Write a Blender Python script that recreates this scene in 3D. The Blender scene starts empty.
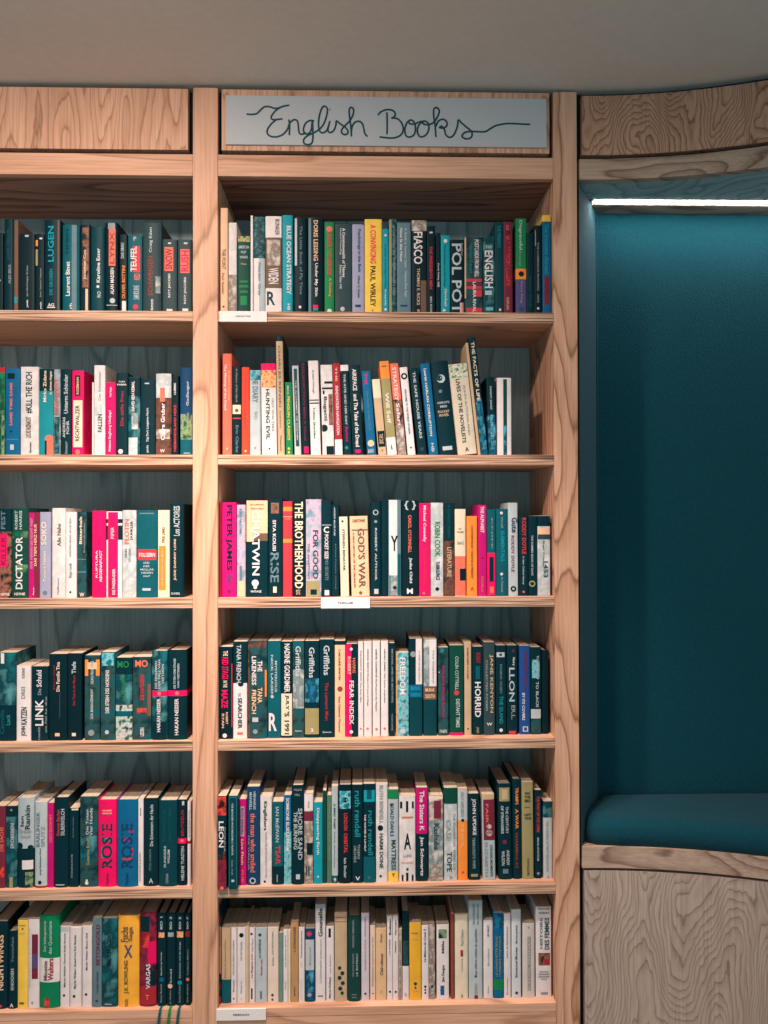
import bpy, bmesh, math, random
from mathutils import Vector, Matrix
random.seed(4)
S = bpy.context.scene
COL = S.collection
# ------------------------------------------------------------------ camera
W_, H_ = 768, 1024
FPX = 879.0
CAM = Vector((0.0, -2.03, 1.50))
YAW = math.radians(1.6); PITCH = math.radians(0.6); ROLL = math.radians(0.10)
cd = bpy.data.cameras.new('camera'); cam = bpy.data.objects.new('camera', cd); COL.objects.link(cam)
cam.location = CAM; cam.rotation_euler = (math.pi/2 + PITCH, ROLL, -YAW)
cd.sensor_fit = 'VERTICAL'; cd.sensor_height = 36; cd.lens = 36*FPX/H_; cd.clip_start = .05
S.camera = cam
RM = cam.rotation_euler.to_matrix()
def at(px, py, y=0.0):
    """photograph pixel -> world point on the vertical plane at depth y (measuring only)"""
    d = RM @ Vector(((px-W_/2)/FPX, -(py-H_/2)/FPX, -1))
    return CAM + d*((y-CAM.y)/d.y)
# ------------------------------------------------------------------ materials
def lin(h):
    h = h.lstrip('#'); c = [int(h[i:i+2], 16)/255 for i in (0, 2, 4)]
    return [x/12.92 if x <= .04045 else ((x+.055)/1.055)**2.4 for x in c] + [1]
PAL = dict(dk='#022a33', bk='#03222a', wh='#dfd4d4', cr='#e2d0b6', te='#0b5661', tl='#1b8690', bl='#0d5f8a', nv='#133f63',
           rd='#d23a45', pk='#e8125f', mg='#c0136f', og='#ee8a3a', ye='#f0c350', gn='#1a7d4a', dg='#0d4439', gr='#8b9093',
           br='#6e5546', wn='#74283c', pu='#554a78', cy='#1493a2', sg='#5f7a84', pc='#e8bb98', tn='#c2a585', lg='#b4bcc0',
           gy='#2f4448', dt='#053c45', sv='#a9b4b8', rs='#8c4637', ol='#998e62', lv='#9a9bb4', dr='#a52a35', sm='#e2705c')
PAL.update(
    m_mix='#bfb0a4,#7e6e66,#d0c4ba:45', m_land='#0a3c44,#c8cfc4,#245a56:60', m_cloud='#176a74,#083840,#4f8c92:22',
    m_dark='#07323a,#2c4a4a,#0a5560:40', m_brown='#24282a,#70483a,#3b3430:38', m_photo='#2c2a2c,#9a6450,#14262c:50',
    m_grey='#9aa5a8,#6f7d80,#c9c4c0:40', m_blue='#1f6f9a,#0a3a4c,#4fa5c0:40', m_leaf='#0f4a4a,#8aa070,#08363c:60',
    m_lil='#8fa3b5,#c9a8bc,#6f8fa0:45', m_red='#8c1f2c,#e8483f,#2a1a20:45', m_flame='#d94a3a,#f0c080,#c01c50:60',
    m_green='#1c7a50,#0a4638,#5c8a60:35', m_snow='#cfcdcc,#a9b2b5,#dcd6d4:30', m_teal2='#2d8fa0,#7fc0c8,#156a78:70',
    m_flor='#3f8a68,#e2d3c0,#2c7060:80', m_scrib='#0a3238,#1c5058,#4f7478:110', m_gold='#0f4a3c,#c0b070,#0f4a3c:90',
    m_white='#ddd3d2,#ccc5c4,#e6dddc:25', m_wine='#5a1830,#8c2840,#2a1a2a:30')
MATS = {}
def nt(name):
    m = bpy.data.materials.new(name); m.use_nodes = True
    return m, m.node_tree.nodes, m.node_tree.links, m.node_tree.nodes['Principled BSDF']
def ramp(N, stops, interp='LINEAR'):
    r = N.new('ShaderNodeValToRGB'); e = r.color_ramp; e.interpolation = interp
    e.elements[0].position = stops[0][0]; e.elements[0].color = stops[0][1]
    e.elements[1].position = stops[-1][0]; e.elements[1].color = stops[-1][1]
    for p, c in stops[1:-1]:
        x = e.elements.new(p); x.color = c
    return r
def mat(key, rough=.5):
    if key in MATS: return MATS[key]
    v = PAL.get(key, key)
    m, N, L, P = nt('print_' + key.strip('#')); P.inputs['Roughness'].default_value = rough
    P.inputs['Specular IOR Level'].default_value = .12
    tc = N.new('ShaderNodeTexCoord'); no = N.new('ShaderNodeTexNoise')
    L.new(tc.outputs['Object'], no.inputs['Vector'])
    if ':' in v:
        cols, sc = v.split(':'); cols = [lin(c) for c in cols.split(',')]
        no.inputs['Scale'].default_value = float(sc); no.inputs['Detail'].default_value = 4
        r = ramp(N, [(.36, cols[0]), (.5, cols[1]), (.64, cols[2])])
        L.new(no.outputs[0], r.inputs[0]); L.new(r.outputs[0], P.inputs['Base Color'])
    else:
        c = lin(v); no.inputs['Scale'].default_value = 30; no.inputs['Detail'].default_value = 3
        r = ramp(N, [(.3, [x*.9 for x in c[:3]]+[1]), (.7, [min(1, x*1.08) for x in c[:3]]+[1])])
        L.new(no.outputs[0], r.inputs[0]); L.new(r.outputs[0], P.inputs['Base Color'])
    MATS[key] = m; return m
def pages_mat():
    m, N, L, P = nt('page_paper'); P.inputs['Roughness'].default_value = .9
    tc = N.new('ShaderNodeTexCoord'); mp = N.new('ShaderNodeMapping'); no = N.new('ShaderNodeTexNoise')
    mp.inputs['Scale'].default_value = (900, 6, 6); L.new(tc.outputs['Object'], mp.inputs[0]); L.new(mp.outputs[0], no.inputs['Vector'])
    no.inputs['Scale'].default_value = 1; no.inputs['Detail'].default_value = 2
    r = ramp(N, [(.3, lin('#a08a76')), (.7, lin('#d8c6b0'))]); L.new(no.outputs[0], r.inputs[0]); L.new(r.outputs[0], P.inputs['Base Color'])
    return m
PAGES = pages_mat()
def wood(name, light, mid, line, axis='z', scale=1.0, rings=9, off=(0, 0, 0), stretch=.16, rough=.55, amount=1.0):
    """plywood veneer: contour lines of a stretched noise give cathedral figure"""
    m, N, L, P = nt(name); P.inputs['Roughness'].default_value = rough; P.inputs['Specular IOR Level'].default_value = .25
    tc = N.new('ShaderNodeTexCoord'); mp = N.new('ShaderNodeMapping')
    s = [3.2*scale]*3; s['xyz'.index(axis)] *= stretch
    mp.inputs['Scale'].default_value = s; mp.inputs['Location'].default_value = off
    L.new(tc.outputs['Object'], mp.inputs[0])
    # small wobble of the growth rings
    wob = N.new('ShaderNodeTexNoise'); wob.inputs['Scale'].default_value = 5.5; wob.inputs['Detail'].default_value = 2
    L.new(mp.outputs[0], wob.inputs['Vector'])
    no = N.new('ShaderNodeTexNoise'); no.inputs['Scale'].default_value = 1.25; no.inputs['Detail'].default_value = .6
    L.new(mp.outputs[0], no.inputs['Vector'])
    w1 = N.new('ShaderNodeMath'); w1.operation = 'MULTIPLY'; w1.inputs[1].default_value = .075; L.new(wob.outputs[0], w1.inputs[0])
    ad = N.new('ShaderNodeMath'); ad.operation = 'ADD'; L.new(no.outputs[0], ad.inputs[0]); L.new(w1.outputs[0], ad.inputs[1])
    mu = N.new('ShaderNodeMath'); mu.operation = 'MULTIPLY'; mu.inputs[1].default_value = rings*2.2; L.new(ad.outputs[0], mu.inputs[0])
    fr = N.new('ShaderNodeMath'); fr.operation = 'FRACT'; L.new(mu.outputs[0], fr.inputs[0])
    li, mi, ln = lin(light), lin(mid), lin(line)
    ln = [a*amount + b*(1-amount) for a, b in zip(ln, li)]; mi = [a*amount + b*(1-amount) for a, b in zip(mi, li)]
    r = ramp(N, [(0, li), (.35, li), (.76, mi), (.89, ln), (.95, mi), (1, li)]); L.new(fr.outputs[0], r.inputs[0])
    # fine pores
    mp2 = N.new('ShaderNodeMapping'); s2 = [220]*3; s2['xyz'.index(axis)] = 7; mp2.inputs['Scale'].default_value = s2
    L.new(tc.outputs['Object'], mp2.inputs[0]); n2 = N.new('ShaderNodeTexNoise'); n2.inputs['Scale'].default_value = 1; n2.inputs['Detail'].default_value = 3
    L.new(mp2.outputs[0], n2.inputs['Vector'])
    r2 = ramp(N, [(.32, (.80, .78, .76, 1)), (.6, (1, 1, 1, 1))]); L.new(n2.outputs[0], r2.inputs[0])
    mx = N.new('ShaderNodeMix'); mx.data_type = 'RGBA'; mx.blend_type = 'MULTIPLY'; mx.inputs[0].default_value = 1
    L.new(r.outputs[0], mx.inputs[6]); L.new(r2.outputs[0], mx.inputs[7])
    # broad tone changes
    n3 = N.new('ShaderNodeTexNoise'); n3.inputs['Scale'].default_value = 1.1; L.new(mp.outputs[0], n3.inputs['Vector'])
    r3 = ramp(N, [(.3, (.86, .84, .83, 1)), (.7, (1.0, 1.0, 1.0, 1))]); L.new(n3.outputs[0], r3.inputs[0])
    m3 = N.new('ShaderNodeMix'); m3.data_type = 'RGBA'; m3.blend_type = 'MULTIPLY'; m3.inputs[0].default_value = 1
    L.new(mx.outputs[2], m3.inputs[6]); L.new(r3.outputs[0], m3.inputs[7]); L.new(m3.outputs[2], P.inputs['Base Color'])
    bu = N.new('ShaderNodeBump'); bu.inputs['Strength'].default_value = .12; bu.inputs['Distance'].default_value = .001
    L.new(n2.outputs[0], bu.inputs['Height']); L.new(bu.outputs[0], P.inputs['Normal'])
    return m
WL, WM, WD = '#e4b194', '#d5a080', '#9c6e55'
def ply_edge():
    m, N, L, P = nt('plywood_edge'); P.inputs['Roughness'].default_value = .65
    tc = N.new('ShaderNodeTexCoord'); mp = N.new('ShaderNodeMapping'); mp.inputs['Scale'].default_value = (3.0, 3.0, 210)
    L.new(tc.outputs['Object'], mp.inputs[0]); n = N.new('ShaderNodeTexNoise'); n.inputs['Scale'].default_value = 1; n.inputs['Detail'].default_value = 1.5
    L.new(mp.outputs[0], n.inputs['Vector'])
    r = ramp(N, [(.36, lin('#5c4036')), (.43, lin('#a87c62')), (.50, lin('#dcb498')), (.56, lin('#b58a6e')), (.66, lin('#7c5a49'))])
    L.new(n.outputs[0], r.inputs[0]); L.new(r.outputs[0], P.inputs['Base Color']); return m
def plain(name, c, rough=.6, bump=0, bscale=400, sheen=0, var=.1):
    m, N, L, P = nt(name); P.inputs['Roughness'].default_value = rough; P.inputs['Specular IOR Level'].default_value = .25
    tc = N.new('ShaderNodeTexCoord'); n = N.new('ShaderNodeTexNoise'); n.inputs['Scale'].default_value = bscale; n.inputs['Detail'].default_value = 3
    L.new(tc.outputs['Object'], n.inputs['Vector']); c = lin(c)
    r = ramp(N, [(.3, [x*(1-var) for x in c[:3]]+[1]), (.7, [x*(1+var) for x in c[:3]]+[1])]); L.new(n.outputs[0], r.inputs[0])
    L.new(r.outputs[0], P.inputs['Base Color'])
    if sheen: P.inputs['Sheen Weight'].default_value = sheen; P.inputs['Sheen Roughness'].default_value = .5
    if bump:
        b = N.new('ShaderNodeBump'); b.inputs['Strength'].default_value = bump; b.inputs['Distance'].default_value = .002
        L.new(n.outputs[0], b.inputs['Height']); L.new(b.outputs[0], P.inputs['Normal'])
    return m
M_post = wood('wood_post', WL, WM, WD, 'z', 1.5, 4, (1.3, 0, .4), .16, amount=.75)
M_post2 = wood('wood_post_right', WL, WM, WD, 'z', 1.7, 5, (4.3, 0, 2.4), .2)
M_head = wood('wood_header', WL, WM, WD, 'z', 3.6, 5, (.2, 0, 7.4), .17, amount=.75)
M_rail = wood('wood_rail', WL, WM, WD, 'x', 2.0, 3, (3.3, 0, 1.4), .18, amount=.6)
M_side = wood('wood_side', WL, WM, WD, 'z', 1.2, 5, (2, 4, 1), .15, amount=.7)
M_shelf = wood('wood_shelf', WL, WM, WD, 'x', 1.3, 4, (5, 4, 1), .12, amount=.7)
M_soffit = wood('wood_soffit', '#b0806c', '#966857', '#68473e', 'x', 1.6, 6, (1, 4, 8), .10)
M_back = wood('wood_back', '#a8c2c4', '#92aeb2', '#6a888e', 'z', 1.5, 4, (6, 4, 1), .12, amount=.8)
M_nook = wood('wood_nook', '#c4ada0', '#b39a8c', '#7f6a60', 'z', 2.0, 16, (.95, 0, 3.1), .3, amount=.8)
M_nookh = wood('wood_nook_header', '#c79a80', '#b38369', '#7d5848', 'z', 2.4, 14, (7.2, 0, 5.1), .4)
M_trim = wood('wood_trim', '#c6a894', '#ae8f7c', '#866a5b', 'x', 2.0, 4, (7.7, 0, 2.2), .3)
M_edge = ply_edge()
M_gap = plain('painted_recess_shade', '#0a2c33', .9)  # backing boards coloured dark to stand in for shadow inside the panel gaps
M_felt = plain('teal_felt', '#01434f', .95, .9, 260, .06, .2)
M_felt2 = plain('teal_felt_cushion', '#013f4d', .95, .9, 260, .06, .2)
M_ceil = plain('ceiling_paint', '#dad2ca', .9, .05, 60, 0, .03)
M_floor = plain('floor_screed', '#93806f', .7, .1, 30, 0, .1)
M_wall = plain('wall_paint', '#8d8a84', .9, .05, 60, 0, .03)
M_sign = plain('sign_board', '#b7b9bc', .45, .1, 900, 0, .03)
M_ink = plain('sign_ink', '#0d4550', .5)
M_card = plain('card_white', '#e6dedd', .6)
M_alu = plain('led_profile', '#a8a4a0', .4)
# ------------------------------------------------------------------ helpers
def link(o, parent=None):
    COL.objects.link(o)
    if parent: o.parent = parent
    return o
def tag(o, label=None, cat=None, group=None, kind=None):
    for k, v in (('label', label), ('category', cat), ('group', group), ('kind', kind)):
        if v: o[k] = v
    return o
def empty(name, loc=(0, 0, 0)):
    o = bpy.data.objects.new(name, None); o.location = loc; o.empty_display_size = .05; return link(o)
def meshobj(name, verts, faces, mats, parent=None, fm=None, smooth=False):
    me = bpy.data.meshes.new(name); me.from_pydata([tuple(v) for v in verts], [], faces)
    for m in (mats if isinstance(mats, list) else [mats]): me.materials.append(m)
    if fm: me.polygons.foreach_set('material_index', fm)
    if smooth: me.polygons.foreach_set('use_smooth', [True]*len(me.polygons))
    me.update(); return link(bpy.data.objects.new(name, me), parent)
def box(name, x0, x1, y0, y1, z0, z1, m, parent=None, bev=.0012, off=None):
    bm = bmesh.new(); bmesh.ops.create_cube(bm, size=1)
    for v in bm.verts: v.co = Vector((x0+(v.co.x+.5)*(x1-x0), y0+(v.co.y+.5)*(y1-y0), z0+(v.co.z+.5)*(z1-z0)))
    if bev: bmesh.ops.bevel(bm, geom=bm.edges[:], offset=bev, segments=2, affect='EDGES', profile=.6)
    bm.normal_update()
    if off:   # a material for the front faces only
        for f in bm.faces:
            if f.normal.y < -.7: f.material_index = 1
    me = bpy.data.meshes.new(name); bm.to_mesh(me); bm.free(); me.materials.append(m)
    if off: me.materials.append(off)
    return link(bpy.data.objects.new(name, me), parent)
# ------------------------------------------------------------------ text (built-in font), laid on a spine
TEXTS = []
def lay_texts():
    cache = {}
    for key in {t[0] for t in TEXTS}:
        c = bpy.data.curves.new('t', 'FONT'); c.body = key; c.resolution_u = 2; c.offset = .02
        cache[key] = bpy.data.objects.new('t', c); COL.objects.link(cache[key])
    bpy.context.view_layer.update(); dg = bpy.context.evaluated_depsgraph_get(); geo = {}
    for k, o in cache.items():
        me = bpy.data.meshes.new_from_object(o.evaluated_get(dg)); vs = [v.co.copy() for v in me.vertices]
        geo[k] = (vs, [tuple(p.vertices) for p in me.polygons])
        c = o.data; bpy.data.objects.remove(o); bpy.data.curves.remove(c); bpy.data.meshes.remove(me)
    for s, fn, name, m, parent in TEXTS:
        vs, fs = geo[s]
        if not vs: continue
        x0 = min(v.x for v in vs); x1 = max(v.x for v in vs); y0 = min(v.y for v in vs); y1 = max(v.y for v in vs)
        meshobj(name, [fn((v.x-x0)/max(x1-x0, 1e-6), (v.y-y0)/max(y1-y0, 1e-6)) for v in vs], fs, m, parent)
# ------------------------------------------------------------------ levels
ZS = [at(385, y).z for y in (311.8, 454.8, 597.2, 739.5, 885.9, 1006.3)]       # shelf tops
SB = [.018, .018, .02, .042, .032, .030]                                        # how far the spines stand back
XL0, XL1 = at(-145, 520).x, at(192.7, 520).x
XR0, XR1 = at(217.6, 520).x, at(554.6, 520).x
XP = at(581, 520).x
ROWN = ['top', 'second', 'third', 'fourth', 'fifth', 'bottom']
TROWN = ['top shelf', 'second shelf', 'third shelf', 'fourth shelf', 'fifth shelf', 'bottom shelf']
BOOKS = []
def view(row, bay, ox, oy, w, W, base, books):
    s = w/W
    for b in books: BOOKS.append((row, bay, ox, oy, s, base) + b)
# book: (x0, x1, top, colour, description, [marks], options)
# marks: (text, Y0, Y1, u0, u1, colour, direction) | (Y0, Y1, u0, u1, colour) patch | (Y0, Y1, colour) band | ('o', Y, u, radius, colour) dot
view(0, 'L', 0, 210, 100, 768, 762, [
 (-95,-40,120,'te','teal paperback with plain spine',[]),
 (-38,22,175,'bk','black paperback with white dot',[('o',530,.6,.1,'wh'),('KRIMI',580,700,.3,.6,'gr','u')]),
 (30,104,70,'dk','tall dark hardcover with faint title',[('JAHR SECHS',150,380,.35,.65,'te','u'),('ALEX BECK',410,555,.5,.75,'gr','u')],{'h':1}),
 (106,138,78,'br','thin brown book with cyan half-disc',[('o',675,.3,.75,'cy')]),
 (152,266,182,'bk','black paperback with grey lettering',[(192,206,.35,.6,'lg'),('Juan Gabriel Vasquez  Die Reise',420,650,.45,.6,'gr','u'),('pendo',675,730,.45,.62,'wh','u')]),
 (270,338,183,'bk','black paperback with orange patch',[(230,275,.05,.3,'og'),(300,420,.05,.3,'ol'),(212,224,.5,.8,'wh'),('Juan Gabriel Vasquez',440,655,.55,.75,'gr','u'),('pendo',690,742,.55,.8,'wh','u')]),
 (340,464,75,'dk','thick dark hardcover with cyan title',[(78,760,.84,.95,'br'),('LUGEN',125,392,.25,.62,'cy','u'),('DIE GROSSEN',445,640,.35,.55,'tl','u'),('AG',700,725,.25,.65,'wh','h'),(728,735,.2,.7,'wh')],{'h':1}),
 (478,610,115,'te','wide teal hardcover with cursive title',[(118,760,.58,.85,'sg'),('Laurent Binet',390,645,.22,.48,'wh','u'),('HHhH',150,330,.2,.4,'dt','u'),('rh',700,740,.45,.6,'wh','u')],{'h':1}),
 (614,692,112,'bk','black paperback with peach picture',[(135,580,.25,.85,'m_photo'),(590,755,.55,.8,'pc'),('Jonathan Coe',300,520,.35,.65,'cr','u')]),
 (696,803,130,'dt','teal hardcover with white cursive title',[('Karoline Esser',290,545,.45,.7,'wh','u'),('o',575,.55,.1,'wh'),('RO',610,655,.5,.75,'lg','u')],{'h':1})])
view(0, 'L', 95, 210, 105, 768, 735, [
 (72,168,95,'bk','black hardcover with salmon title block',[(140,405,.32,.82,'sm'),(95,140,.25,.8,'gr'),('LYNX',160,390,.4,.75,'rs','u'),('ALAN MADSEN',420,610,.45,.72,'wh','u'),('o',655,.6,.2,'lg'),(685,690,.15,.95,'lg')],{'h':1}),
 (178,236,180,'bk','narrow black paperback with orange lettering',[('DAS GRAU',240,350,.2,.6,'lg','u'),('OLIVER BOTTINI',402,638,.35,.75,'og','u'),(655,735,.35,.85,'wh')]),
 (240,346,185,'te','teal paperback with red title',[(262,450,.35,.85,'rd'),('TEUFEL',265,445,.2,.62,'wh','u'),('RED',460,505,.45,.85,'sm','u'),('SAM BOURNE',545,645,.4,.8,'lg','u'),('o',698,.55,.18,'rd'),('P',196,225,.4,.6,'lg','h')]),
 (350,486,95,'gy','thick grey hardcover with rust lettering',[('Craig Eden',130,310,.35,.55,'lg','u'),('SCHWEIGEN',335,620,.3,.55,'rs','u'),('dumont',645,725,.42,.58,'wh','u'),(480,600,.7,.95,'m_grey')],{'h':1}),
 (492,600,215,'gy','grey-black paperback with orange-red title',[(270,440,.15,.75,'sm'),('SNOW',280,430,.2,.7,'dr','u'),('ROY JACOBS',460,630,.4,.6,'wh','u'),(712,735,.3,.7,'wh'),(238,248,.4,.6,'wh')]),
 (604,708,215,'gy','grey-black paperback with pink-red title',[(285,455,.2,.85,'sm'),('RUSH',295,445,.25,.8,'pk','u'),('ROY JACOBS',485,675,.45,.65,'wh','u'),(708,730,.35,.75,'wh'),(238,248,.45,.7,'wh')])])
view(0, 'R', 210, 205, 115, 768, 710, [
 (58,119,20,'pc','tall peach paperback with thin title',[('THE POINT',290,425,.3,.75,'br','d'),('Paul Auster',450,590,.3,.6,'rs','d'),('o',670,.5,.14,'br')]),
 (123,179,118,'m_white','mottled white paperback with brown foot',[(460,705,.05,.95,'m_mix'),(95,118,'dr')]),
 (181,270,205,'dg','dark green paperback with pale fringe',[(208,245,.05,.95,'m_gold'),('AMERICAN',270,290,.1,.9,'lg','h'),('PAST',305,322,.3,.7,'lg','h'),('WARS',338,355,.2,.8,'lg','h'),('Hope',385,400,.3,.7,'tn','h'),(500,512,.2,.8,'gn'),(530,545,.15,.85,'gn'),(565,580,.2,.8,'gn'),(600,660,.25,.75,'gn')]),
 (270,288,70,'wh','very thin white booklet',[]),
 (290,368,78,'bk','black-over-grey paperback with scratched lettering',[(80,350,.02,.98,'m_scrib'),(352,708,'sv'),(352,708,.05,.5,'wh'),('LANARK',110,315,.35,.8,'gy','d'),('Alasdair Gray',375,600,.35,.65,'sg','d')]),
 (369,480,75,'wh','white paperback with brown picture band',[(215,548,'br'),(230,400,.1,.9,'m_mix'),('WIDEN',415,520,.2,.8,'wh','d'),('BUNKER',95,200,.6,.85,'br','d'),('R',570,660,.1,.6,'dt','h')]),
 (483,553,68,'cy','cyan paperback with bold white title',[('BLUE OCEAN STRATEGY',138,588,.42,.85,'wh','d'),('HB',650,692,.5,.75,'wh','d')]),
 (556,648,85,'bk','black hardcover with grey title',[(90,400,.12,.28,'lg'),('The Little Book of Fly Time',140,590,.42,.68,'sg','d'),('o',672,.5,.1,'wh')],{'h':1}),
 (652,760,85,'bk','thick black hardcover with peach lettering',[(90,705,.05,.22,'sg'),('DORIS LESSING',105,370,.38,.65,'pc','d'),('Under My Skin',385,602,.42,.65,'wh','d'),(658,678,.35,.65,'pk'),(680,695,.35,.65,'cy')],{'h':1})])
view(0, 'R', 320, 205, 115, 768, 717, [
 (30,96,115,'gn','green paperback with red title',[('o',160,.5,.3,'sm'),('UNDER THE LIONESS',180,465,.3,.72,'rd','d'),('A Fielding',485,608,.4,.7,'og','d'),('o',702,.5,.22,'wh')]),
 (99,213,128,'gy','thick slate paperback with two-line title',[('A Commonwealth of Thieves',155,480,.45,.62,'wh','d'),('Second Founding',155,330,.28,.42,'lg','d'),('Robert Allen Hill',400,555,.28,.42,'lg','d'),('o',690,.45,.13,'lg')]),
 (215,297,130,'lv','lavender-grey paperback with blue title',[('Psychology in the Bath',160,445,.42,.72,'nv','d'),('Oliver S. Green',470,615,.45,.65,'gy','d'),(660,676,.25,.7,'nv')]),
 (299,415,95,'ye','yellow paperback with pink title',[('A CONVINCING',132,388,.32,.65,'pk','d'),('PAUL WIRLEY',405,672,.32,.62,'bk','d'),('v',692,708,.4,.5,'br','h')]),
 (417,459,160,'cy','slim turquoise paperback with white dots',[('A Season at the Edge of Water',260,560,.3,.6,'te','d'),('o',202,.5,.18,'wh'),('o',690,.5,.2,'wh'),('Kayak',560,670,.35,.6,'wh','d')]),
 (460,512,95,'m_scrib','slim dark olive paperback with pale edge',[(98,715,.05,.35,'ol'),('A HISTORY OF THE MODERN AGE',140,600,.55,.8,'gr','d')]),
 (514,608,120,'sg','blue-grey paperback with two-line title',[('A Guide to Summer, Later : Volume Five Year',155,610,.52,.72,'lg','d'),('Now Is the Hour',155,380,.22,.4,'wh','d'),(660,672,.25,.75,'nv')]),
 (611,714,100,'bk','dark paperback with large FIASCO title',[(103,172,.02,.98,'m_mix'),(500,715,.6,.97,'br'),('FIASCO',178,392,.15,.72,'wh','d'),('THOMAS E. RICKS',418,662,.35,.55,'tn','d'),('o',698,.45,.09,'sm')]),
 (716,770,140,'bk','black paperback with long red title',[('THE PRESIDENTS MEN',275,555,.3,.65,'rd','d'),('BEN ROSS',605,710,.35,.6,'lg','d'),(178,190,.3,.7,'lg')])])
view(0, 'R', 430, 205, 130, 768, 635, [
 (37,63,165,'bk','very thin black paperback with white lettering',[('Comic Timing',340,440,.3,.7,'wh','d'),('EVE',450,480,.3,.7,'wh','d')]),
 (65,119,180,'cy','turquoise paperback with white bird mark',[('o',212,.5,.2,'wh'),('Three Summers on the Water',235,480,.3,.55,'te','d'),('Claire Reed',490,590,.4,.65,'wh','d'),('o',615,.35,.14,'wh')]),
 (121,202,205,'bk','black paperback with huge white lettering',[('POL POT',228,634,.1,.82,'lg','d'),('brother',225,300,.75,.95,'gr','d'),(570,632,.7,.95,'sm')]),
 (203,313,190,'m_dark','dark paperback with red and white stripes',[(192,545,.01,.1,'tn'),(432,448,.12,.95,'rd'),(455,470,.12,.95,'wn'),(475,490,.12,.95,'rd'),(495,535,.5,.95,'rd'),(600,630,.12,.95,'rd'),('POSTCARDS FROM HELL',205,422,.55,.78,'wh','d'),('Tales from an Empire',230,400,.25,.42,'tl','d'),('LAURA RIVAL',450,625,.45,.62,'wh','d')]),
 (315,383,185,'m_cloud','teal paperback with blocky pale title',[('THE',240,255,.2,.8,'lg','h'),('ENGLISH',268,485,.12,.85,'wh','d'),(500,525,.15,.75,'lg'),(595,615,.2,.85,'m_teal2')]),
 (385,433,105,'dt','dark teal paperback with cream mark',[('THE TENANTS',120,250,.3,.7,'tl','d'),('o',610,.6,.16,'cr')]),
 (435,489,100,'wn','wine-red paperback with faded pink title',[('THE MANSION CODEX',150,475,.25,.75,'m_red','d'),('LUX',120,150,.3,.6,'sm','d'),('KAPLAN',540,610,.3,.6,'tn','d')]),
 (508,571,80,'gn','tall green, orange and purple paperback',[(372,432,'og'),(434,635,'pu'),('Disgraceful',90,262,.25,.6,'lg','d'),('Dreamer',270,360,.3,.5,'gr','d'),('o',402,.5,.25,'bk'),('Doris King',445,570,.4,.62,'gr','d'),('o',605,.5,.22,'te')]),
 (573,613,165,'dk','narrow dark teal paperback with faint lettering',[('Ronan Black',420,600,.35,.65,'te','d')]),
 (614,662,122,'bk','black hardcover with fine white lettering',[('THE CAMBRIDGE MURDERS',220,500,.4,.62,'gr','d'),('GREENE',520,570,.4,.62,'gr','d'),('o',602,.5,.14,'wh'),('1',150,240,.15,.25,'gr','d')],{'h':1}),
 (665,717,60,'bl','blue paperback with orange head',[(60,97,'ye'),('The Innocent Abroad',110,400,.25,.75,'cy','d'),(415,580,.2,.8,'wn')])])
view(1, 'L', 0, 355, 100, 768, 760, [
 (-100,-18,110,'wh','white paperback with red edge',[(120,760,.02,.12,'rd')]),
 (-14,38,95,'m_green','green mottled paperback with red head',[(95,135,'dr'),(460,760,.5,.9,'m_leaf')]),
 (40,153,105,'bl','blue paperback with faded red letters',[(140,182,.15,.65,'bk'),('SAME TIME SAME',212,538,.32,.5,'sm','u'),(638,644,.1,.9,'sg'),(680,720,.35,.6,'lg'),('o',580,.4,.07,'dk')]),
 (156,297,90,'m_white','thick white paperback with black hashtag title',[('#KILL THE RICH',130,445,.3,.68,'dt','u'),('LUCAS FASSNACHT',470,630,.3,.6,'br','u'),('blanvalet',660,742,.5,.62,'gy','u')]),
 (299,411,105,'tl','sea-green paperback with orange foot',[(106,275,'dk'),('Mirko Zidane',120,358,.3,.52,'cr','u'),('In deinen Augen',125,300,.72,.92,'cr','u'),('o',640,.72,.3,'sm'),(640,760,.55,1,'sm'),(650,760,.42,.55,'dk')]),
 (412,463,110,'m_grey','narrow grey mottled paperback with red lettering',[('LINDQVIST',180,450,.15,.8,'rd','u'),(470,750,.1,.9,'m_scrib')]),
 (465,549,110,'dk','dark teal paperback with serif title',[('Unterm Schinder',148,445,.3,.68,'lg','u'),('ANDREAS',472,628,.2,.45,'lg','u'),('FOHR',500,600,.55,.8,'lg','u'),('knaur',655,748,.4,.65,'gr','u')]),
 (552,644,120,'pk','hot pink paperback with cream panel',[(155,312,.25,.72,'dk'),('ROSSMANN',170,300,.38,.6,'pc','u'),(345,700,.12,.88,'cr'),('RECHTWALZER',382,655,.3,.65,'gy','u'),('o',735,.5,.2,'sm')])])
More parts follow.
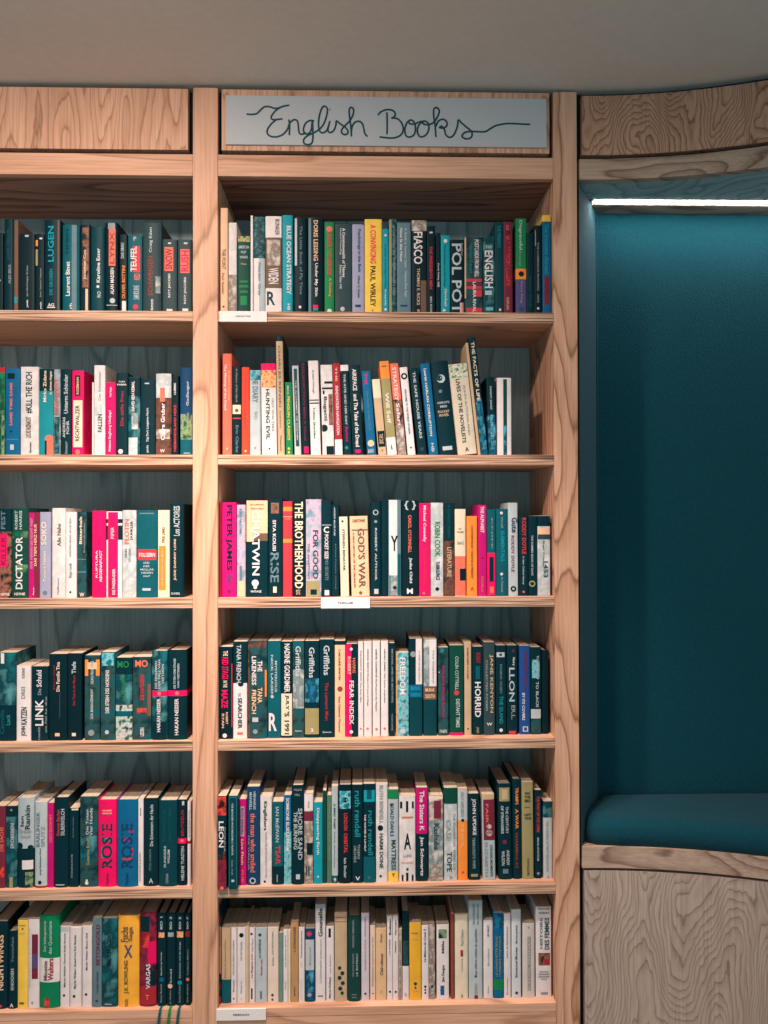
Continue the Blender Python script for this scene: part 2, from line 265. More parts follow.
view(1, 'L', 95, 355, 105, 768, 727, [
 (-22,-10,200,'wh','very thin white leaflet',[]),
 (-8,74,75,'m_white','tall white paperback with grey title',[('Die Schwester',120,330,.4,.62,'gr','u'),('FALLEN',430,560,.35,.75,'gy','u'),(360,440,.1,.7,'m_snow')]),
 (77,151,200,'pk','slim hot pink paperback with white lettering',[('Fred Vargas',235,305,.4,.65,'wh','u'),('Helene Englberg Ubeljagd',405,700,.3,.6,'wh','u')]),
 (153,240,130,'dk','dark teal paperback with red title',[('TOBY',190,200,.2,.8,'wh','h'),('FABER',210,222,.1,.9,'wh','h'),('Die stille Frau',265,515,.38,.65,'dr','u'),('o',700,.4,.2,'wh')]),
 (242,329,160,'m_cloud','mottled teal paperback with bold white title',[(165,300,'dk'),('DAVID BEN KEMAL',192,410,.3,.55,'wh','u'),(600,727,.05,.8,'m_snow'),(420,540,.3,.85,'m_grey')]),
 (331,441,175,'dk','dark teal-black paperback with small title',[(203,212,.3,.6,'lg'),('Stig Dark Langsame Nacht',385,630,.4,.6,'lg','u'),('pendo',655,708,.4,.6,'lg','u')]),
 (443,561,135,'m_brown','thick brown picture paperback with white cursive',[(137,312,.03,.97,'m_snow'),(240,340,.3,.6,'sm'),('Claire Gruber',350,620,.35,.6,'wh','u'),(540,610,.05,.9,'m_mix'),('W',685,708,.3,.6,'wh','h')],{'h':1}),
 (563,611,150,'bk','narrow black paperback with red title',[('LUEBBE',205,288,.3,.6,'wh','u'),('NIEMANDSLAND HERZ',362,700,.3,.65,'rd','u')]),
 (622,716,92,'nv','navy paperback with green leaf picture',[(430,615,.05,.95,'m_leaf'),(615,720,'te'),('Gudlaugur',190,370,.5,.75,'lg','u'),('Andrea',420,500,.5,.7,'gr','u'),('dumont',705,718,.3,.8,'lg','h')],{'h':1})])
view(1, 'R', 215, 335, 115, 768, 798, [
 (50,113,125,'sm','red hardcover with white title',[('The Missing of the Dead',195,500,.15,.45,'wh','d'),('Robert Conley',240,440,.62,.82,'pc','d'),('o',755,.5,.1,'pc')],{'h':1}),
 (115,176,205,'bk','black paperback with cream portrait patch',[(465,525,.05,.95,'cr'),('o',502,.5,.2,'br'),(550,558,.05,.95,'rd'),('A History of the Island',225,445,.35,.6,'gr','d'),('Eric Clarke',600,780,.4,.7,'sg','d')]),
 (178,231,215,'#e24a32','orange-red paperback with faint title',[('TYRANNOSAUR CANYON',260,620,.3,.55,'rd','d'),('o',770,.5,.14,'pc')]),
 (233,306,235,'lg','pale blue paperback with grey lettering',[(235,300,.02,.98,'m_teal2'),('THE DIARY',262,450,.25,.75,'sg','d'),('IVO',510,560,.4,.7,'gr','d'),('o',750,.5,.1,'gr')],{'lean':-3}),
 (313,416,190,'wh','white paperback with flame picture',[(190,265,'pk'),(235,350,.05,.95,'m_flame'),('HUNTING EVIL',360,695,.3,.55,'dt','d'),('GUY WALTERS',420,640,.68,.82,'gr','d'),('o',755,.5,.06,'dk')],{'lean':-10}),
 (420,468,10,'tn','tall beige hardcover with dark serif title',[(10,42,'dk'),('CHARLES RENSKI',70,480,.3,.62,'br','d'),('Architect',500,620,.35,.55,'rs','d'),('Thames',665,770,.35,.6,'br','d')],{'lean':-14,'side':'bk','h':1}),
 (473,521,315,'gn','short green paperback with yellow title',[('PENGUIN CLASSICS',410,700,.3,.65,'ye','d'),('MAX',340,400,.3,.55,'lg','d'),('o',755,.45,.16,'ye'),('o',780,.45,.16,'ye')],{'lean':-6}),
 (532,577,205,'lg','thin pale paperback with dark panel',[(225,740,.25,.75,'gy'),('THE ALCHEMIST OF DREAMS',300,700,.4,.62,'lg','d')],{'lean':-18}),
 (582,633,180,'bk','black paperback with magenta title',[('RESURRECTION MEN A Novel',190,700,.35,.65,'wn','d'),(742,785,.3,.85,'pk')],{'lean':-18}),
 (640,708,172,'wh','white paperback with dark middle stripe',[(430,438,.05,.95,'gy'),(450,458,.05,.95,'bk'),('Evelyn Waugh',235,390,.35,.55,'gn','d'),('Tobias Sheridan',480,690,.35,.55,'gn','d'),('o',770,.5,.06,'gr')],{'lean':-18})])
view(1, 'R', 315, 335, 115, 768, 799, [
 (50,130,200,'m_white','white paperback with black figure drawing',[(310,325,.3,.98,'bk'),(350,362,.1,.98,'bk'),(370,395,.15,.3,'bk'),(395,600,.62,.95,'m_photo'),('o',620,.2,.3,'bk'),(740,796,.35,.98,'bk'),('Bugatti',410,570,.15,.5,'gy','d')],{'lean':-14}),
 (135,186,190,'dr','red paperback with white foot',[(695,799,'wh'),('INNOVATION NAVIGATION',340,665,.3,.68,'wh','d'),('THE',215,310,.35,.6,'pc','d')],{'lean':-28}),
 (192,247,200,'dk','dark paperback with white head',[(200,240,'wh'),('THE KITE AND HER DAY',260,600,.35,.6,'lg','d'),('Barbara',612,710,.35,.65,'mg','d'),('o',750,.4,.2,'tl')],{'lean':-30}),
 (252,326,200,'dk','dark green paperback with bold white title',[('AIRSPACE',228,372,.3,.68,'wh','d'),('and The Take of the Dread',395,745,.32,.68,'wh','d'),(762,785,.25,.75,'mg')],{'lean':-33}),
 (348,410,240,'bl','bright blue paperback with peach disc',[('THE',255,330,.3,.6,'pk','d'),('The Name of the Wolf',370,640,.4,.6,'sg','d'),('o',722,.5,.36,'pc'),('BARRY',760,785,.15,.8,'lg','h')],{'lean':-38}),
 (424,480,295,'tn','short tan paperback with black block',[(296,420,'cr'),(640,745,.1,.95,'bk'),('THE CASE',660,725,.25,.75,'tn','d'),('o',770,.5,.1,'br')],{'lean':-44}),
 (484,549,175,'ol','orange and olive paperback with white title',[(175,290,'og'),(682,799,'wh'),('Will Self',385,590,.3,.7,'wh','d'),(205,213,.2,.7,'br'),('A',730,765,.4,.6,'gy','h')],{'lean':-54}),
 (554,612,190,'sm','salmon paperback with pictured lower spine',[(430,600,'m_photo'),(602,799,'m_mix'),('STRATEGY',215,440,.25,.68,'wh','d'),('Safari',455,600,.3,.7,'wh','d')],{'lean':-54}),
 (620,673,215,'wh','white paperback with black ring',[('o',275,.5,.42,'bk'),('o',275,.5,.2,'wh'),('WELCOME TO THE WORLD OF NOW',360,660,.35,.6,'bl','d'),('o',750,.5,.12,'gy')],{'lean':-55}),
 (690,750,220,'dk','dark teal paperback with beige title',[('THE SAFE HOUSE YEARS',245,690,.35,.65,'lg','d'),('o',760,.5,.2,'gy')],{'lean':-62})])
view(1, 'R', 420, 330, 135, 768, 706, [
 (52,107,190,'bl','leaning blue paperback with pale title',[('HARLAN CORRUPTION',300,600,.3,.55,'cr','d'),('Lauren',220,290,.3,.6,'wh','d'),('HB',640,690,.3,.6,'lg','d')],{'lean':-50}),
 (112,212,180,'dk','thick dark green hardcover with white crescent',[('o',280,.5,.24,'lg'),('o',276,.42,.17,'dt'),('o',350,.4,.1,'sg'),('CHARLOTTE',408,420,.15,.85,'lg','h'),('REID',430,442,.3,.7,'lg','h'),('POCKET',458,472,.15,.8,'tn','h'),('RIVER',478,492,.2,.75,'tn','h'),(660,682,.2,.75,'lg')],{'lean':-52,'h':1}),
 (216,326,195,'#cdbfab','thick cream paperback with green floral top',[(195,272,.02,.98,'m_flor'),('LIVES OF THE NOVELISTS',280,640,.3,.5,'gy','d'),('JOHN SUTHERLAND',315,600,.62,.76,'gr','d'),('A',665,690,.4,.6,'gy','h')],{'lean':-54}),
 (331,347,70,'tn','very thin tall tan booklet',[],{'lean':-70}),
 (348,388,38,'dk','tall dark paperback with serif FACTS title',[(390,706,'m_blue'),('THE FACTS OF LIFE',65,400,.25,.72,'cr','d'),('Patrick Gale',420,640,.3,.6,'tl','d')],{'lean':-70}),
 (392,436,268,'m_blue','dark blue mottled paperback with small title',[(268,480,'dk'),('FANNY JAKES',320,450,.3,.6,'lg','d'),('BURNED',480,640,.3,.7,'m_teal2','d')],{'lean':-12}),
 (440,521,272,'wh','white paperback with dark vertical stripe',[(280,706,.42,.68,'dg'),(540,700,.45,.65,'m_blue')])])
view(2, 'L', 0, 495, 100, 768, 783, [
 (-110,-30,110,'te','teal paperback with faint lettering',[]),
 (-26,86,105,'m_photo','brown picture paperback with pink label',[(105,280,'dk'),(296,545,.2,.72,'pk'),('KILLER',315,530,.3,.65,'wn','u'),('FEST',120,260,.3,.6,'sg','u'),('HEYNE',745,765,.3,.9,'wh','h')]),
 (89,215,100,'dg','dark green paperback with huge white title',[(275,330,.02,.98,'m_green'),(530,590,.3,.98,'m_green'),('DICTATOR',318,715,.28,.7,'wh','u'),('ROBERT',120,262,.22,.4,'lg','u'),('HARRIS',120,262,.5,.66,'lg','u'),('HEYNE',742,762,.2,.85,'wh','h')],{'h':1}),
 (218,301,135,'mg','magenta-purple paperback with two-line lettering',[(135,780,.55,.98,'wn'),('EINE HERRIN SEE NICHT WEIT',175,560,.2,.4,'lv','u'),('DAS TIEFE HERZ NUR',220,540,.55,.78,'pc','u'),('Piper',700,760,.45,.6,'wh','u')]),
 (304,390,130,'lv','lilac-grey paperback with yellow lettering',[('SOKO',205,382,.15,.62,'cr','u'),('Tatort Hafen',428,662,.35,.55,'cr','u'),('o',745,.5,.2,'sg')]),
 (398,502,100,'m_white','white paperback with small serif title',[('Alle Nahe',218,390,.4,.68,'br','u'),('Hoffmann',632,755,.4,.55,'gr','u')]),
 (504,588,130,'wh','white paperback with tiny grey title',[('LIEBESERKLARUNG AN DIE ERDE',175,470,.35,.52,'gr','u'),('Birger Lundh',520,630,.3,.65,'gr','u'),('o',740,.45,.1,'bk')]),
 (590,664,130,'m_dark','dark mottled paperback with cream lettering',[('Bitterkalt',165,375,.25,.55,'cr','u'),('Kriminalroman',215,440,.7,.85,'gr','u'),(488,494,.05,.95,'sg'),(585,590,.05,.95,'gr'),('W',745,775,.3,.8,'wh','h')])])
view(2, 'L', 95, 495, 105, 768, 744, [
 (-22,78,115,'pk','hot pink paperback with two white lines',[('DOTTIR SIGURD',150,370,.25,.38,'mg','u'),('RUPTURA',402,600,.28,.42,'wh','u'),('ABGENAFUGT',402,632,.55,.74,'wh','u')]),
 (81,198,120,'wh','white paperback with pink and black panels',[(125,742,.12,.75,'pk'),(175,205,'dk'),(222,326,'dk'),('PIPER',232,318,.3,.5,'lg','u'),('DAS INDER',615,720,.2,.36,'wn','u'),('DE PASSAGIER',535,722,.4,.58,'wh','u')]),
 (200,302,110,'m_snow','silver paperback with red and black lettering',[('PLOTIN',175,355,.15,.5,'sm','u'),('DUNKLER',190,325,.58,.75,'gy','u'),('EIN KRIMI',390,485,.45,.62,'gr','u'),('FINN',390,450,.2,.35,'sg','u')]),
 (304,456,110,'te','wide blue-teal hardcover with red label',[(395,472,.08,.95,'rd'),('FOLGERN',420,450,.14,.9,'wh','h'),('UND',485,500,.35,.65,'lg','h'),('DER',510,524,.35,.65,'lg','h'),('MOLLAR',534,548,.2,.85,'lg','h'),('HEIZEN',558,572,.25,.8,'lg','h'),('HAUT',582,596,.35,.68,'lg','h'),(676,694,.3,.7,'lg'),(130,140,.15,.85,'sg')],{'h':1}),
 (459,546,110,'cr','cream paperback with orange panel',[(370,692,.1,.68,'og'),('PAUL LANG',235,345,.35,.6,'br','u'),('Die Geschichte vom Mann',400,660,.3,.45,'pc','u')]),
 (548,650,65,'dk','tall dark hardcover with slanted white title',[('Los ACTORES',80,297,.28,.72,'lg','u'),('JUDE DANNY LORE',320,620,.3,.5,'pc','u'),('SUHRK',707,724,.1,.75,'lg','h')],{'h':1,'d':.15})])
view(2, 'R', 215, 490, 115, 768, 703, [
 (22,43,85,'dr','thin dark red paperback',[]),
 (46,143,82,'mg','magenta paperback with large dark title',[('PETER JAMES',100,528,.25,.72,'bk','d'),('DEAD',560,610,.35,.7,'pu','d'),('o',665,.5,.12,'wn')]),
 (146,205,98,'m_lil','pale lilac paperback with sketched houses',[('A SUITABLE TIME',120,290,.3,.55,'sg','d'),(500,595,.3,.6,'sg'),(600,700,.1,.9,'pc')]),
 (208,354,68,'dk','thick paperback with peach portrait top',[(70,300,.01,.99,'pc'),(285,335,.35,.99,'br'),(300,340,.01,.35,'pc'),('CHATWIN',135,562,.28,.62,'wh','d'),('IN LONDON',92,102,.2,.8,'br','h'),('WITH DAD',118,128,.2,.8,'br','h'),('o',612,.42,.16,'wh'),('o',640,.42,.08,'wh'),('VINTAGE',660,674,.2,.7,'wh','h')]),
 (356,451,60,'dk','dark teal paperback with portrait and RISE title',[(85,155,.2,.75,'m_photo'),('o',115,.45,.24,'br'),('SIYA KOLISI',198,400,.32,.55,'wh','d'),('RISE',412,608,.15,.75,'sg','d'),(635,675,.35,.6,'cr')],{'h':1}),
 (454,517,75,'rd','red hardcover with orange spine bands',[(112,140,'og'),(322,348,'og'),(175,178,'pc'),('GRIMM',182,200,.2,.8,'sm','h')],{'h':1}),
 (521,603,70,'bk','black paperback with bold cream title',[('THE BROTHERHOOD',78,648,.15,.82,'cr','d'),('BLACK',658,690,.25,.6,'tn','d')]),
 (607,711,62,'m_lil','lilac paperback with green foot',[(600,703,.05,.9,'ol'),('FOR GOOD',265,585,.45,.8,'gy','d'),('THE ANATOMY',350,590,.1,.25,'sg','d'),(655,690,.3,.7,'dk')]),])
view(2, 'R', 315, 490, 115, 768, 697, [
 (45,111,70,'dk','dark paperback with white crescent logo',[(228,232,.02,.98,'lg'),('C',240,282,.2,.75,'wh','h'),('POCKET SIZE',292,450,.3,.68,'wh','d'),('NO SECRETS',455,590,.35,.68,'sg','d'),(655,688,.3,.75,'wh')]),
 (112,160,100,'dk','narrow dark paperback with thin white title',[('ANDREW MILLER PURE',115,300,.3,.5,'lg','d'),('JONATHAN COLE',350,650,.45,.62,'sg','d')]),
 (172,229,178,'cr','slim cream paperback with dark title',[('STEPHEN BENATAR',258,530,.35,.62,'gy','d'),('o',208,.4,.13,'bk')],{'lean':-12}),
 (245,367,175,'pc','wide peach paperback with large serif title',[(262,270,.1,.98,'br'),("GOD'S WAR",255,640,.42,.8,'br','d'),('A NEW HISTORY OF THE CRUSADES',280,640,.14,.24,'rs','d'),('CHRISTOPHER',195,215,.15,.85,'rs','h'),('o',675,.5,.09,'br')],{'lean':-14}),
 (371,441,85,'dk','dark teal hardcover with white circle logo',[('o',148,.5,.26,'lg'),('o',148,.5,.18,'dk'),('o',208,.5,.14,'gr'),('ROBERT AUTHOR',250,592,.42,.62,'lg','d'),(648,680,.35,.75,'lg')],{'h':1}),
 (443,487,68,'dk','narrow dark teal hardcover without lettering',[],{'h':1}),
 (489,576,65,'sg','blue-grey paperback with pale bare tree',[(66,560,.08,.7,'wh'),(560,690,.2,.7,'m_grey'),('Y',300,400,.2,.75,'bk','h'),(420,690,.72,.95,'te'),('o',640,.5,.14,'dk')]),
 (580,692,70,'bk','thick black paperback with white laurel mark',[('{ }',72,132,.15,.85,'lg','h'),("CAROL O'CONNELL",165,412,.38,.58,'sm','d'),('Judas Child',445,610,.42,.62,'wh','d'),('M',645,680,.3,.65,'wh','h')],{'h':1})])
view(2, 'R', 420, 490, 135, 768, 592, [
 (-4,60,75,'pk','hot pink paperback with white cursive title',[('Michael Connelly',88,290,.3,.62,'wh','d'),('The Drop of Poison',320,520,.35,.6,'rd','d'),('o',575,.4,.12,'sm')]),
 (62,134,72,'m_snow','silver paperback with green title',[('ROBIN COOK',178,372,.3,.75,'gn','d'),('TURBULENCE',398,502,.4,.7,'dk','d'),('o',552,.5,.15,'bk')]),
 (137,197,75,'dk','dark paperback with red-brown picture',[(285,590,.02,.98,'m_brown'),('A SCHOOL FRIEND',85,270,.35,.6,'te','d'),('LITERATURE',320,485,.3,.7,'tn','d')]),
 (199,261,108,'cr','cream paperback with pink and black foot',[(370,590,'sm'),(440,505,.45,.98,'bk'),('o',540,.5,.4,'sm'),('THE',215,222,.3,.6,'br','h'),('PROMISE',232,240,.2,.8,'br','h'),('Damon G',285,305,.2,.8,'gr','h')]),
 (266,327,148,'og','orange paperback with thin dark title',[('CONTEMPORARY THEATRE IS PRESENT',200,495,.4,.6,'rs','d'),('A',540,560,.35,.65,'rs','h')]),
 (331,380,85,'mg','dark pink paperback with white block lettering',[('THE ALPHABET',92,240,.3,.7,'wh','d'),('o',380,.5,.12,'wn'),('ANGELO',480,570,.35,.6,'sm','d')]),
 (383,431,110,'te','teal paperback with pink lower half',[(352,585,'pk'),(375,512,.25,.75,'dk'),(540,575,.3,.75,'sm'),('KNIFE',160,330,.5,.65,'gr','d')]),
 (433,501,108,'te','teal paperback with cyan block title',[('ELEMENTALS',232,400,.4,.7,'cy','d'),('o',130,.45,.12,'wh'),('Wolf',150,215,.4,.58,'gr','d'),('o',470,.45,.12,'wh'),('A Novel',485,570,.4,.58,'gr','d')],{'h':1}),
 (504,559,72,'lg','pale grey paperback with black script word',[('Gute',155,240,.35,.95,'bk','d'),('RODDY DOYLE',255,460,.3,.62,'wn','d'),('o',553,.5,.3,'bk'),('o',553,.5,.12,'lg')],{'lean':-10}),
 (563,615,148,'dk','dark paperback with red block title',[('RODDY DOYLE',158,360,.35,.8,'rd','d'),('A Star Called Henry',370,530,.35,.58,'lg','d'),('o',570,.5,.12,'sm')]),
 (618,668,148,'dk','dark paperback with gold foot emblem',[('THE SUMMER BOOK OF DAYS',255,480,.3,.52,'lg','d'),('o',525,.4,.36,'ol'),('o',525,.4,.2,'dk')]),
 (670,742,145,'m_snow','white paperback with dark sky top',[(147,205,'dk'),(215,250,.02,.98,'pc'),(250,278,.02,.98,'gy'),('Roger Crowley',285,430,.35,.55,'sg','d'),('1453',400,490,.45,.8,'te','d')])])
view(3, 'L', 0, 635, 100, 768, 824, [
 (-130,-25,150,'dk','dark hardcover with plain spine',[],{'h':1}),
 (-22,120,135,'m_cloud','wide misty teal paperback with white marks',[(140,220,.2,.38,'wh'),(545,822,'dk'),('Camilla',580,770,.15,.4,'te','u'),('Lack',615,700,.5,.72,'tl','u')]),
 (125,236,235,'wh','short white paperback with black block lettering',[('JOHN',708,785,.35,.75,'gy','u'),('KATZEN',560,696,.35,.75,'gy','u'),('DREI',400,492,.35,.62,'gr','u'),('KRIMI',255,330,.4,.6,'gr','u')]),
 (239,371,240,'dk','short dark paperback with white LINK title',[('LINK',500,706,.25,.72,'wh','u'),('Schuld',270,402,.32,.62,'wh','u'),('Die',415,465,.4,.6,'gr','u'),('rowohlt',715,815,.4,.55,'gr','u'),('ein Fall fur drei',480,760,.82,.92,'gr','u')]),
 (374,516,145,'bk','thick black paperback with cream and red lines',[('Die Familie Tina',208,440,.42,.6,'cr','u'),('Mordfall',235,425,.25,.36,'wn','u'),(765,790,.35,.6,'pc'),(450,650,.58,.63,'gy')]),
 (519,627,140,'bk','black paperback with white word over red',[('Tiefe',205,300,.3,.6,'lg','u'),('Der Tote in der Mauer',310,548,.38,.55,'dr','u'),(765,790,.32,.6,'cr')])])
view(3, 'L', 95, 635, 105, 768, 774, [
 (-78,36,148,'m_dark','dark paperback with orange arch picture',[(180,300,.03,.25,'og'),(180,300,.75,.97,'og'),(200,250,.2,.8,'pc'),('DEAN PRIVE TIME',190,360,.42,.6,'lg','u'),('GUA MARIAGERMANY',395,620,.4,.58,'lg','u'),('o',720,.45,.2,'gr')]),
 (40,147,125,'te','teal-black paperback with cyan glow top',[(130,225,.1,.9,'m_teal2'),(225,774,.02,.98,'m_dark'),('DER STERN DES NORDENS',257,575,.35,.6,'wh','u'),('o',715,.45,.14,'lg')]),
 (150,271,165,'m_cloud','teal landscape paperback with green MO',[(165,290,'dk'),('MO',190,240,.12,.82,'gn','h'),('HAYDER',300,480,.4,.6,'gn','u'),(515,560,'m_land'),(560,600,'te'),(600,774,'m_land'),('GEIER',690,760,.4,.6,'wh','u')]),
 (274,412,160,'m_dark','dark paperback with orange-red MO',[('MO',183,235,.15,.82,'sm','h'),('DIE HAYDERIN',292,480,.42,.62,'rd','u'),(540,580,.25,.75,'m_red'),(360,600,.8,.98,'br'),('LEIDEN',685,748,.42,.62,'wh','u')]),
 (415,529,115,'m_cloud','misty teal hardcover with pink band',[(412,452,'pk'),('o',432,.5,.12,'sm'),('DIE EINSAMEN',190,395,.22,.36,'lg','u'),('DER FALL VAN',180,395,.42,.58,'lg','u'),('VEETEREN',215,360,.66,.8,'lg','u'),('HAKAN NESSER',468,715,.35,.58,'wh','u'),(640,774,.05,.95,'dk')],{'h':1}),
 (531,673,108,'dk','dark hardcover with pink band',[(410,450,'pk'),('o',430,.5,.1,'sm'),('DIE TOTEN VOM STRAND',170,395,.32,.44,'lg','u'),('VAN VEETEREN',210,390,.52,.62,'lg','u'),('HAKAN NESSER',468,740,.38,.58,'wh','u')],{'h':1})])
view(3, 'R', 210, 628, 115, 768, 738, [
 (50,151,125,'bk','black paperback with pink and cream title',[('THE',152,186,.3,.65,'cr','d'),('RED STAGS',195,340,.22,.68,'pk','d'),('IN THE',350,395,.3,.6,'cr','d'),('MAZE',412,532,.18,.65,'pk','d'),('ROBERT',560,640,.5,.66,'pc','d'),('RYAN',570,665,.2,.38,'pc','d'),(238,660,.92,1,'rd'),('o',715,.42,.16,'wh')]),
 (154,248,90,'wh','white-over-black paperback with torn edge',[(90,368,'dk'),('TANA FRENCH',112,365,.25,.58,'lg','d'),('o',372,.55,.2,'dk'),('THE',432,455,.35,.55,'gr','d'),('SEARCHER',465,670,.35,.65,'gy','d'),(695,712,.3,.7,'sm')]),
 (251,383,85,'m_dark','wide dark hardcover with orange blotches',[(88,130,.1,.95,'m_brown'),(88,730,.01,.12,'m_brown'),(280,460,.88,.97,'og'),('LIKENESS',188,380,.22,.45,'wh','d'),('THE',218,290,.52,.75,'wh','d'),('TANA',398,500,.52,.75,'pc','d'),('FRENCH',412,572,.22,.45,'pc','d'),(596,626,.25,.55,'lg'),('o',690,.4,.12,'gr')],{'h':1}),
 (385,473,85,'te','blue-teal paperback with white scribble',[('NICK LARSEN',180,460,.25,.42,'lg','d'),('MYSTERIOUS',220,430,.55,.72,'lg','d'),('o',460,.35,.12,'lg'),('R',570,690,.1,.7,'wh','h')]),
 (475,549,90,'dk','dark paperback with cream lower half',[(440,722,'cr'),('NADINE GORDIMER',105,432,.3,.8,'wh','d'),('JULY',448,550,.35,.72,'gy','d'),("'S 1991",560,712,.3,.75,'gy','d')]),
 (552,630,85,'m_dark','misty grey-green paperback with white serif name',[(280,540,.03,.97,'m_grey'),('Griffiths',120,325,.25,.7,'lg','d'),('A Dying Fall',340,530,.4,.6,'gr','d'),('Quercus',685,698,.2,.8,'lg','h')]),
 (632,730,85,'dk','blue sky paperback with white serif name',[(340,500,.03,.97,'m_blue'),(540,715,.03,.97,'ol'),('Griffiths',128,335,.3,.68,'lg','d'),('3',675,700,.4,.6,'wh','h'),('The House',360,420,.4,.55,'tl','d')])])
view(3, 'R', 315, 628, 115, 768, 724, [
 (30,130,75,'dk','dark paperback with white name and red title',[('Griffiths',115,312,.28,.68,'lg','d'),('The Lantern Men',360,612,.38,.6,'dr','d'),('Quercus',682,696,.2,.8,'lg','h')]),
 (132,203,80,'pc','beige paperback with dark head band',[(85,112,'dk'),('CAROLINE MARTIN',140,345,.35,.55,'br','d'),('o',405,.5,.25,'rs'),('Kate Cameron Thomson',455,690,.35,.55,'br','d')]),
 (206,288,105,'dk','half pink, half black paperback with large title',[(106,722,.01,.45,'pk'),('FEAR INDEX',350,642,.3,.65,'wh','d'),('ROBERT',190,310,.15,.4,'pc','d'),('HARRIS',200,300,.55,.8,'sm','d'),('o',690,.45,.14,'wh'),('o',140,.45,.12,'wh')]),
 (289,324,92,'wh','slim white paperback, leftmost of the plain four',[('PHILOSOPHY NOW The Stoic Man',150,495,.4,.62,'gy','d'),('o',672,.5,.2,'sm')],{'nm':'slim white paperback'}),
 (328,380,90,'wh','slim white paperback, second of the plain four',[('HENRIK IBSENS Modern Drama in Stage',140,520,.38,.58,'gy','d'),('o',670,.45,.16,'sm')],{'nm':'slim white paperback'}),
 (385,436,88,'wh','slim white paperback, third of the plain four',[('SAMUEL COLERIDGE The Poems in the Theatre',140,555,.38,.58,'gy','d'),('o',675,.5,.18,'sm')],{'nm':'slim white paperback'}),
 (441,490,88,'wh','slim white paperback, rightmost of the plain four',[('HENRY JAMES The Turns of Justice',140,500,.38,.6,'gy','d'),('o',672,.5,.18,'sm')],{'nm':'slim white paperback'}),
 (496,534,100,'dk','narrow dark paperback with long grey title',[('MICHAEL AND HIS BROTHERS',140,500,.4,.7,'gr','d'),('COLIN LANGE',575,685,.4,.65,'gr','d')]),
 (541,627,165,'m_teal2','short light blue patterned paperback with white title',[(165,720,.01,.1,'og'),('FREEDOM',198,445,.3,.75,'wh','d'),('JENNY OAKS',500,630,.45,.68,'lg','d'),(675,705,.35,.7,'lg')]),
 (630,718,70,'dk','dark paperback with white strip, blue labels',[(72,378,.5,.98,'wh'),('o',175,.3,.22,'gr'),(382,425,'bl'),(428,465,'bl'),('MURAK',392,418,.15,.85,'cy','h'),('KAFKA',435,460,.15,.85,'cy','h'),(468,722,'dt'),('A Wild Sheep Chase',150,360,.68,.82,'gr','d')])])
view(3, 'R', 420, 628, 135, 768, 605, [
 (20,96,62,'dt','dark paperback with white strip, orange labels',[(64,328,.45,.98,'wh'),(64,328,.02,.45,'m_grey'),(330,362,'br'),(365,402,'br'),('MURAK',338,358,.15,.85,'pc','h'),('SOUTH',372,395,.15,.85,'pc','h'),('The Elephant',120,310,.65,.8,'gr','d')]),
 (104,163,110,'m_dark','dark teal paperback with magenta title',[('Anna and a Woman Scorned',210,500,.4,.65,'mg','d'),('o',250,.1,.06,'lg'),('FABER',572,590,.15,.85,'lg','h'),(115,140,.1,.8,'m_cloud')]),
 (169,248,98,'dg','green-black paperback with pale cursive title',[('COLIN COTTRELL',160,350,.4,.65,'sv','d'),('o',365,.5,.18,'rd'),('DISTANT TIMES',400,560,.45,.72,'lg','d'),(590,605,'pk')]),
 (253,293,80,'tn','narrow tan-orange paperback with small title',[('SOMETIMES A DARK',110,290,.35,.6,'br','d'),('o',570,.5,.14,'br')]),
 (299,360,105,'dk','black paperback with slanted HORRID title',[('HORRID',305,505,.22,.78,'wh','d'),('MONDAY',140,200,.35,.75,'dr','d'),(215,290,.3,.7,'te'),('JAMES',560,595,.3,.6,'ol','d')]),
 (363,427,80,'gy','slate-grey paperback with tan serif title',[('JANE KENYON',150,480,.5,.85,'tn','d'),('COLLECTED POEMS',180,470,.18,.35,'gr','d'),('W',535,552,.25,.75,'wh','h')]),
 (431,491,98,'dk','dark paperback with white square on top',[(138,165,.1,.85,'lg'),(145,158,.35,.6,'dk'),('INGMAR OLSEN',205,370,.4,.62,'sg','d'),('THE ISLAND',385,545,.35,.7,'tl','d'),('o',580,.5,.16,'wh')]),
 (495,556,98,'dk','dark paperback with large thin letters',[('o',130,.6,.12,'wn'),('LLON',225,418,.2,.72,'sv','d'),('Gary',165,215,.5,.75,'wh','d'),('ER.L.',440,520,.4,.75,'gr','d'),(585,602,.2,.8,'rd')]),
 (566,627,100,'#1f4a8a','royal blue paperback with red title',[('DONNA LEON',135,345,.45,.75,'wn','d'),('BY ITS COVERS',370,525,.25,.5,'wh','d'),(560,590,.3,.8,'lg'),(566,584,.42,.68,'nv')]),
 (629,690,108,'dk','dark paperback with pale lower panel',[(180,285,.15,.85,'m_teal2'),(462,515,.05,.95,'lg'),(515,600,.05,.95,'m_dark'),('Young Blood',155,290,.5,.8,'lg','d'),('TO BLACK',305,455,.5,.75,'lg','d')]),
 (693,732,125,'bk','black hardcover with blank spine',[],{'h':1})])
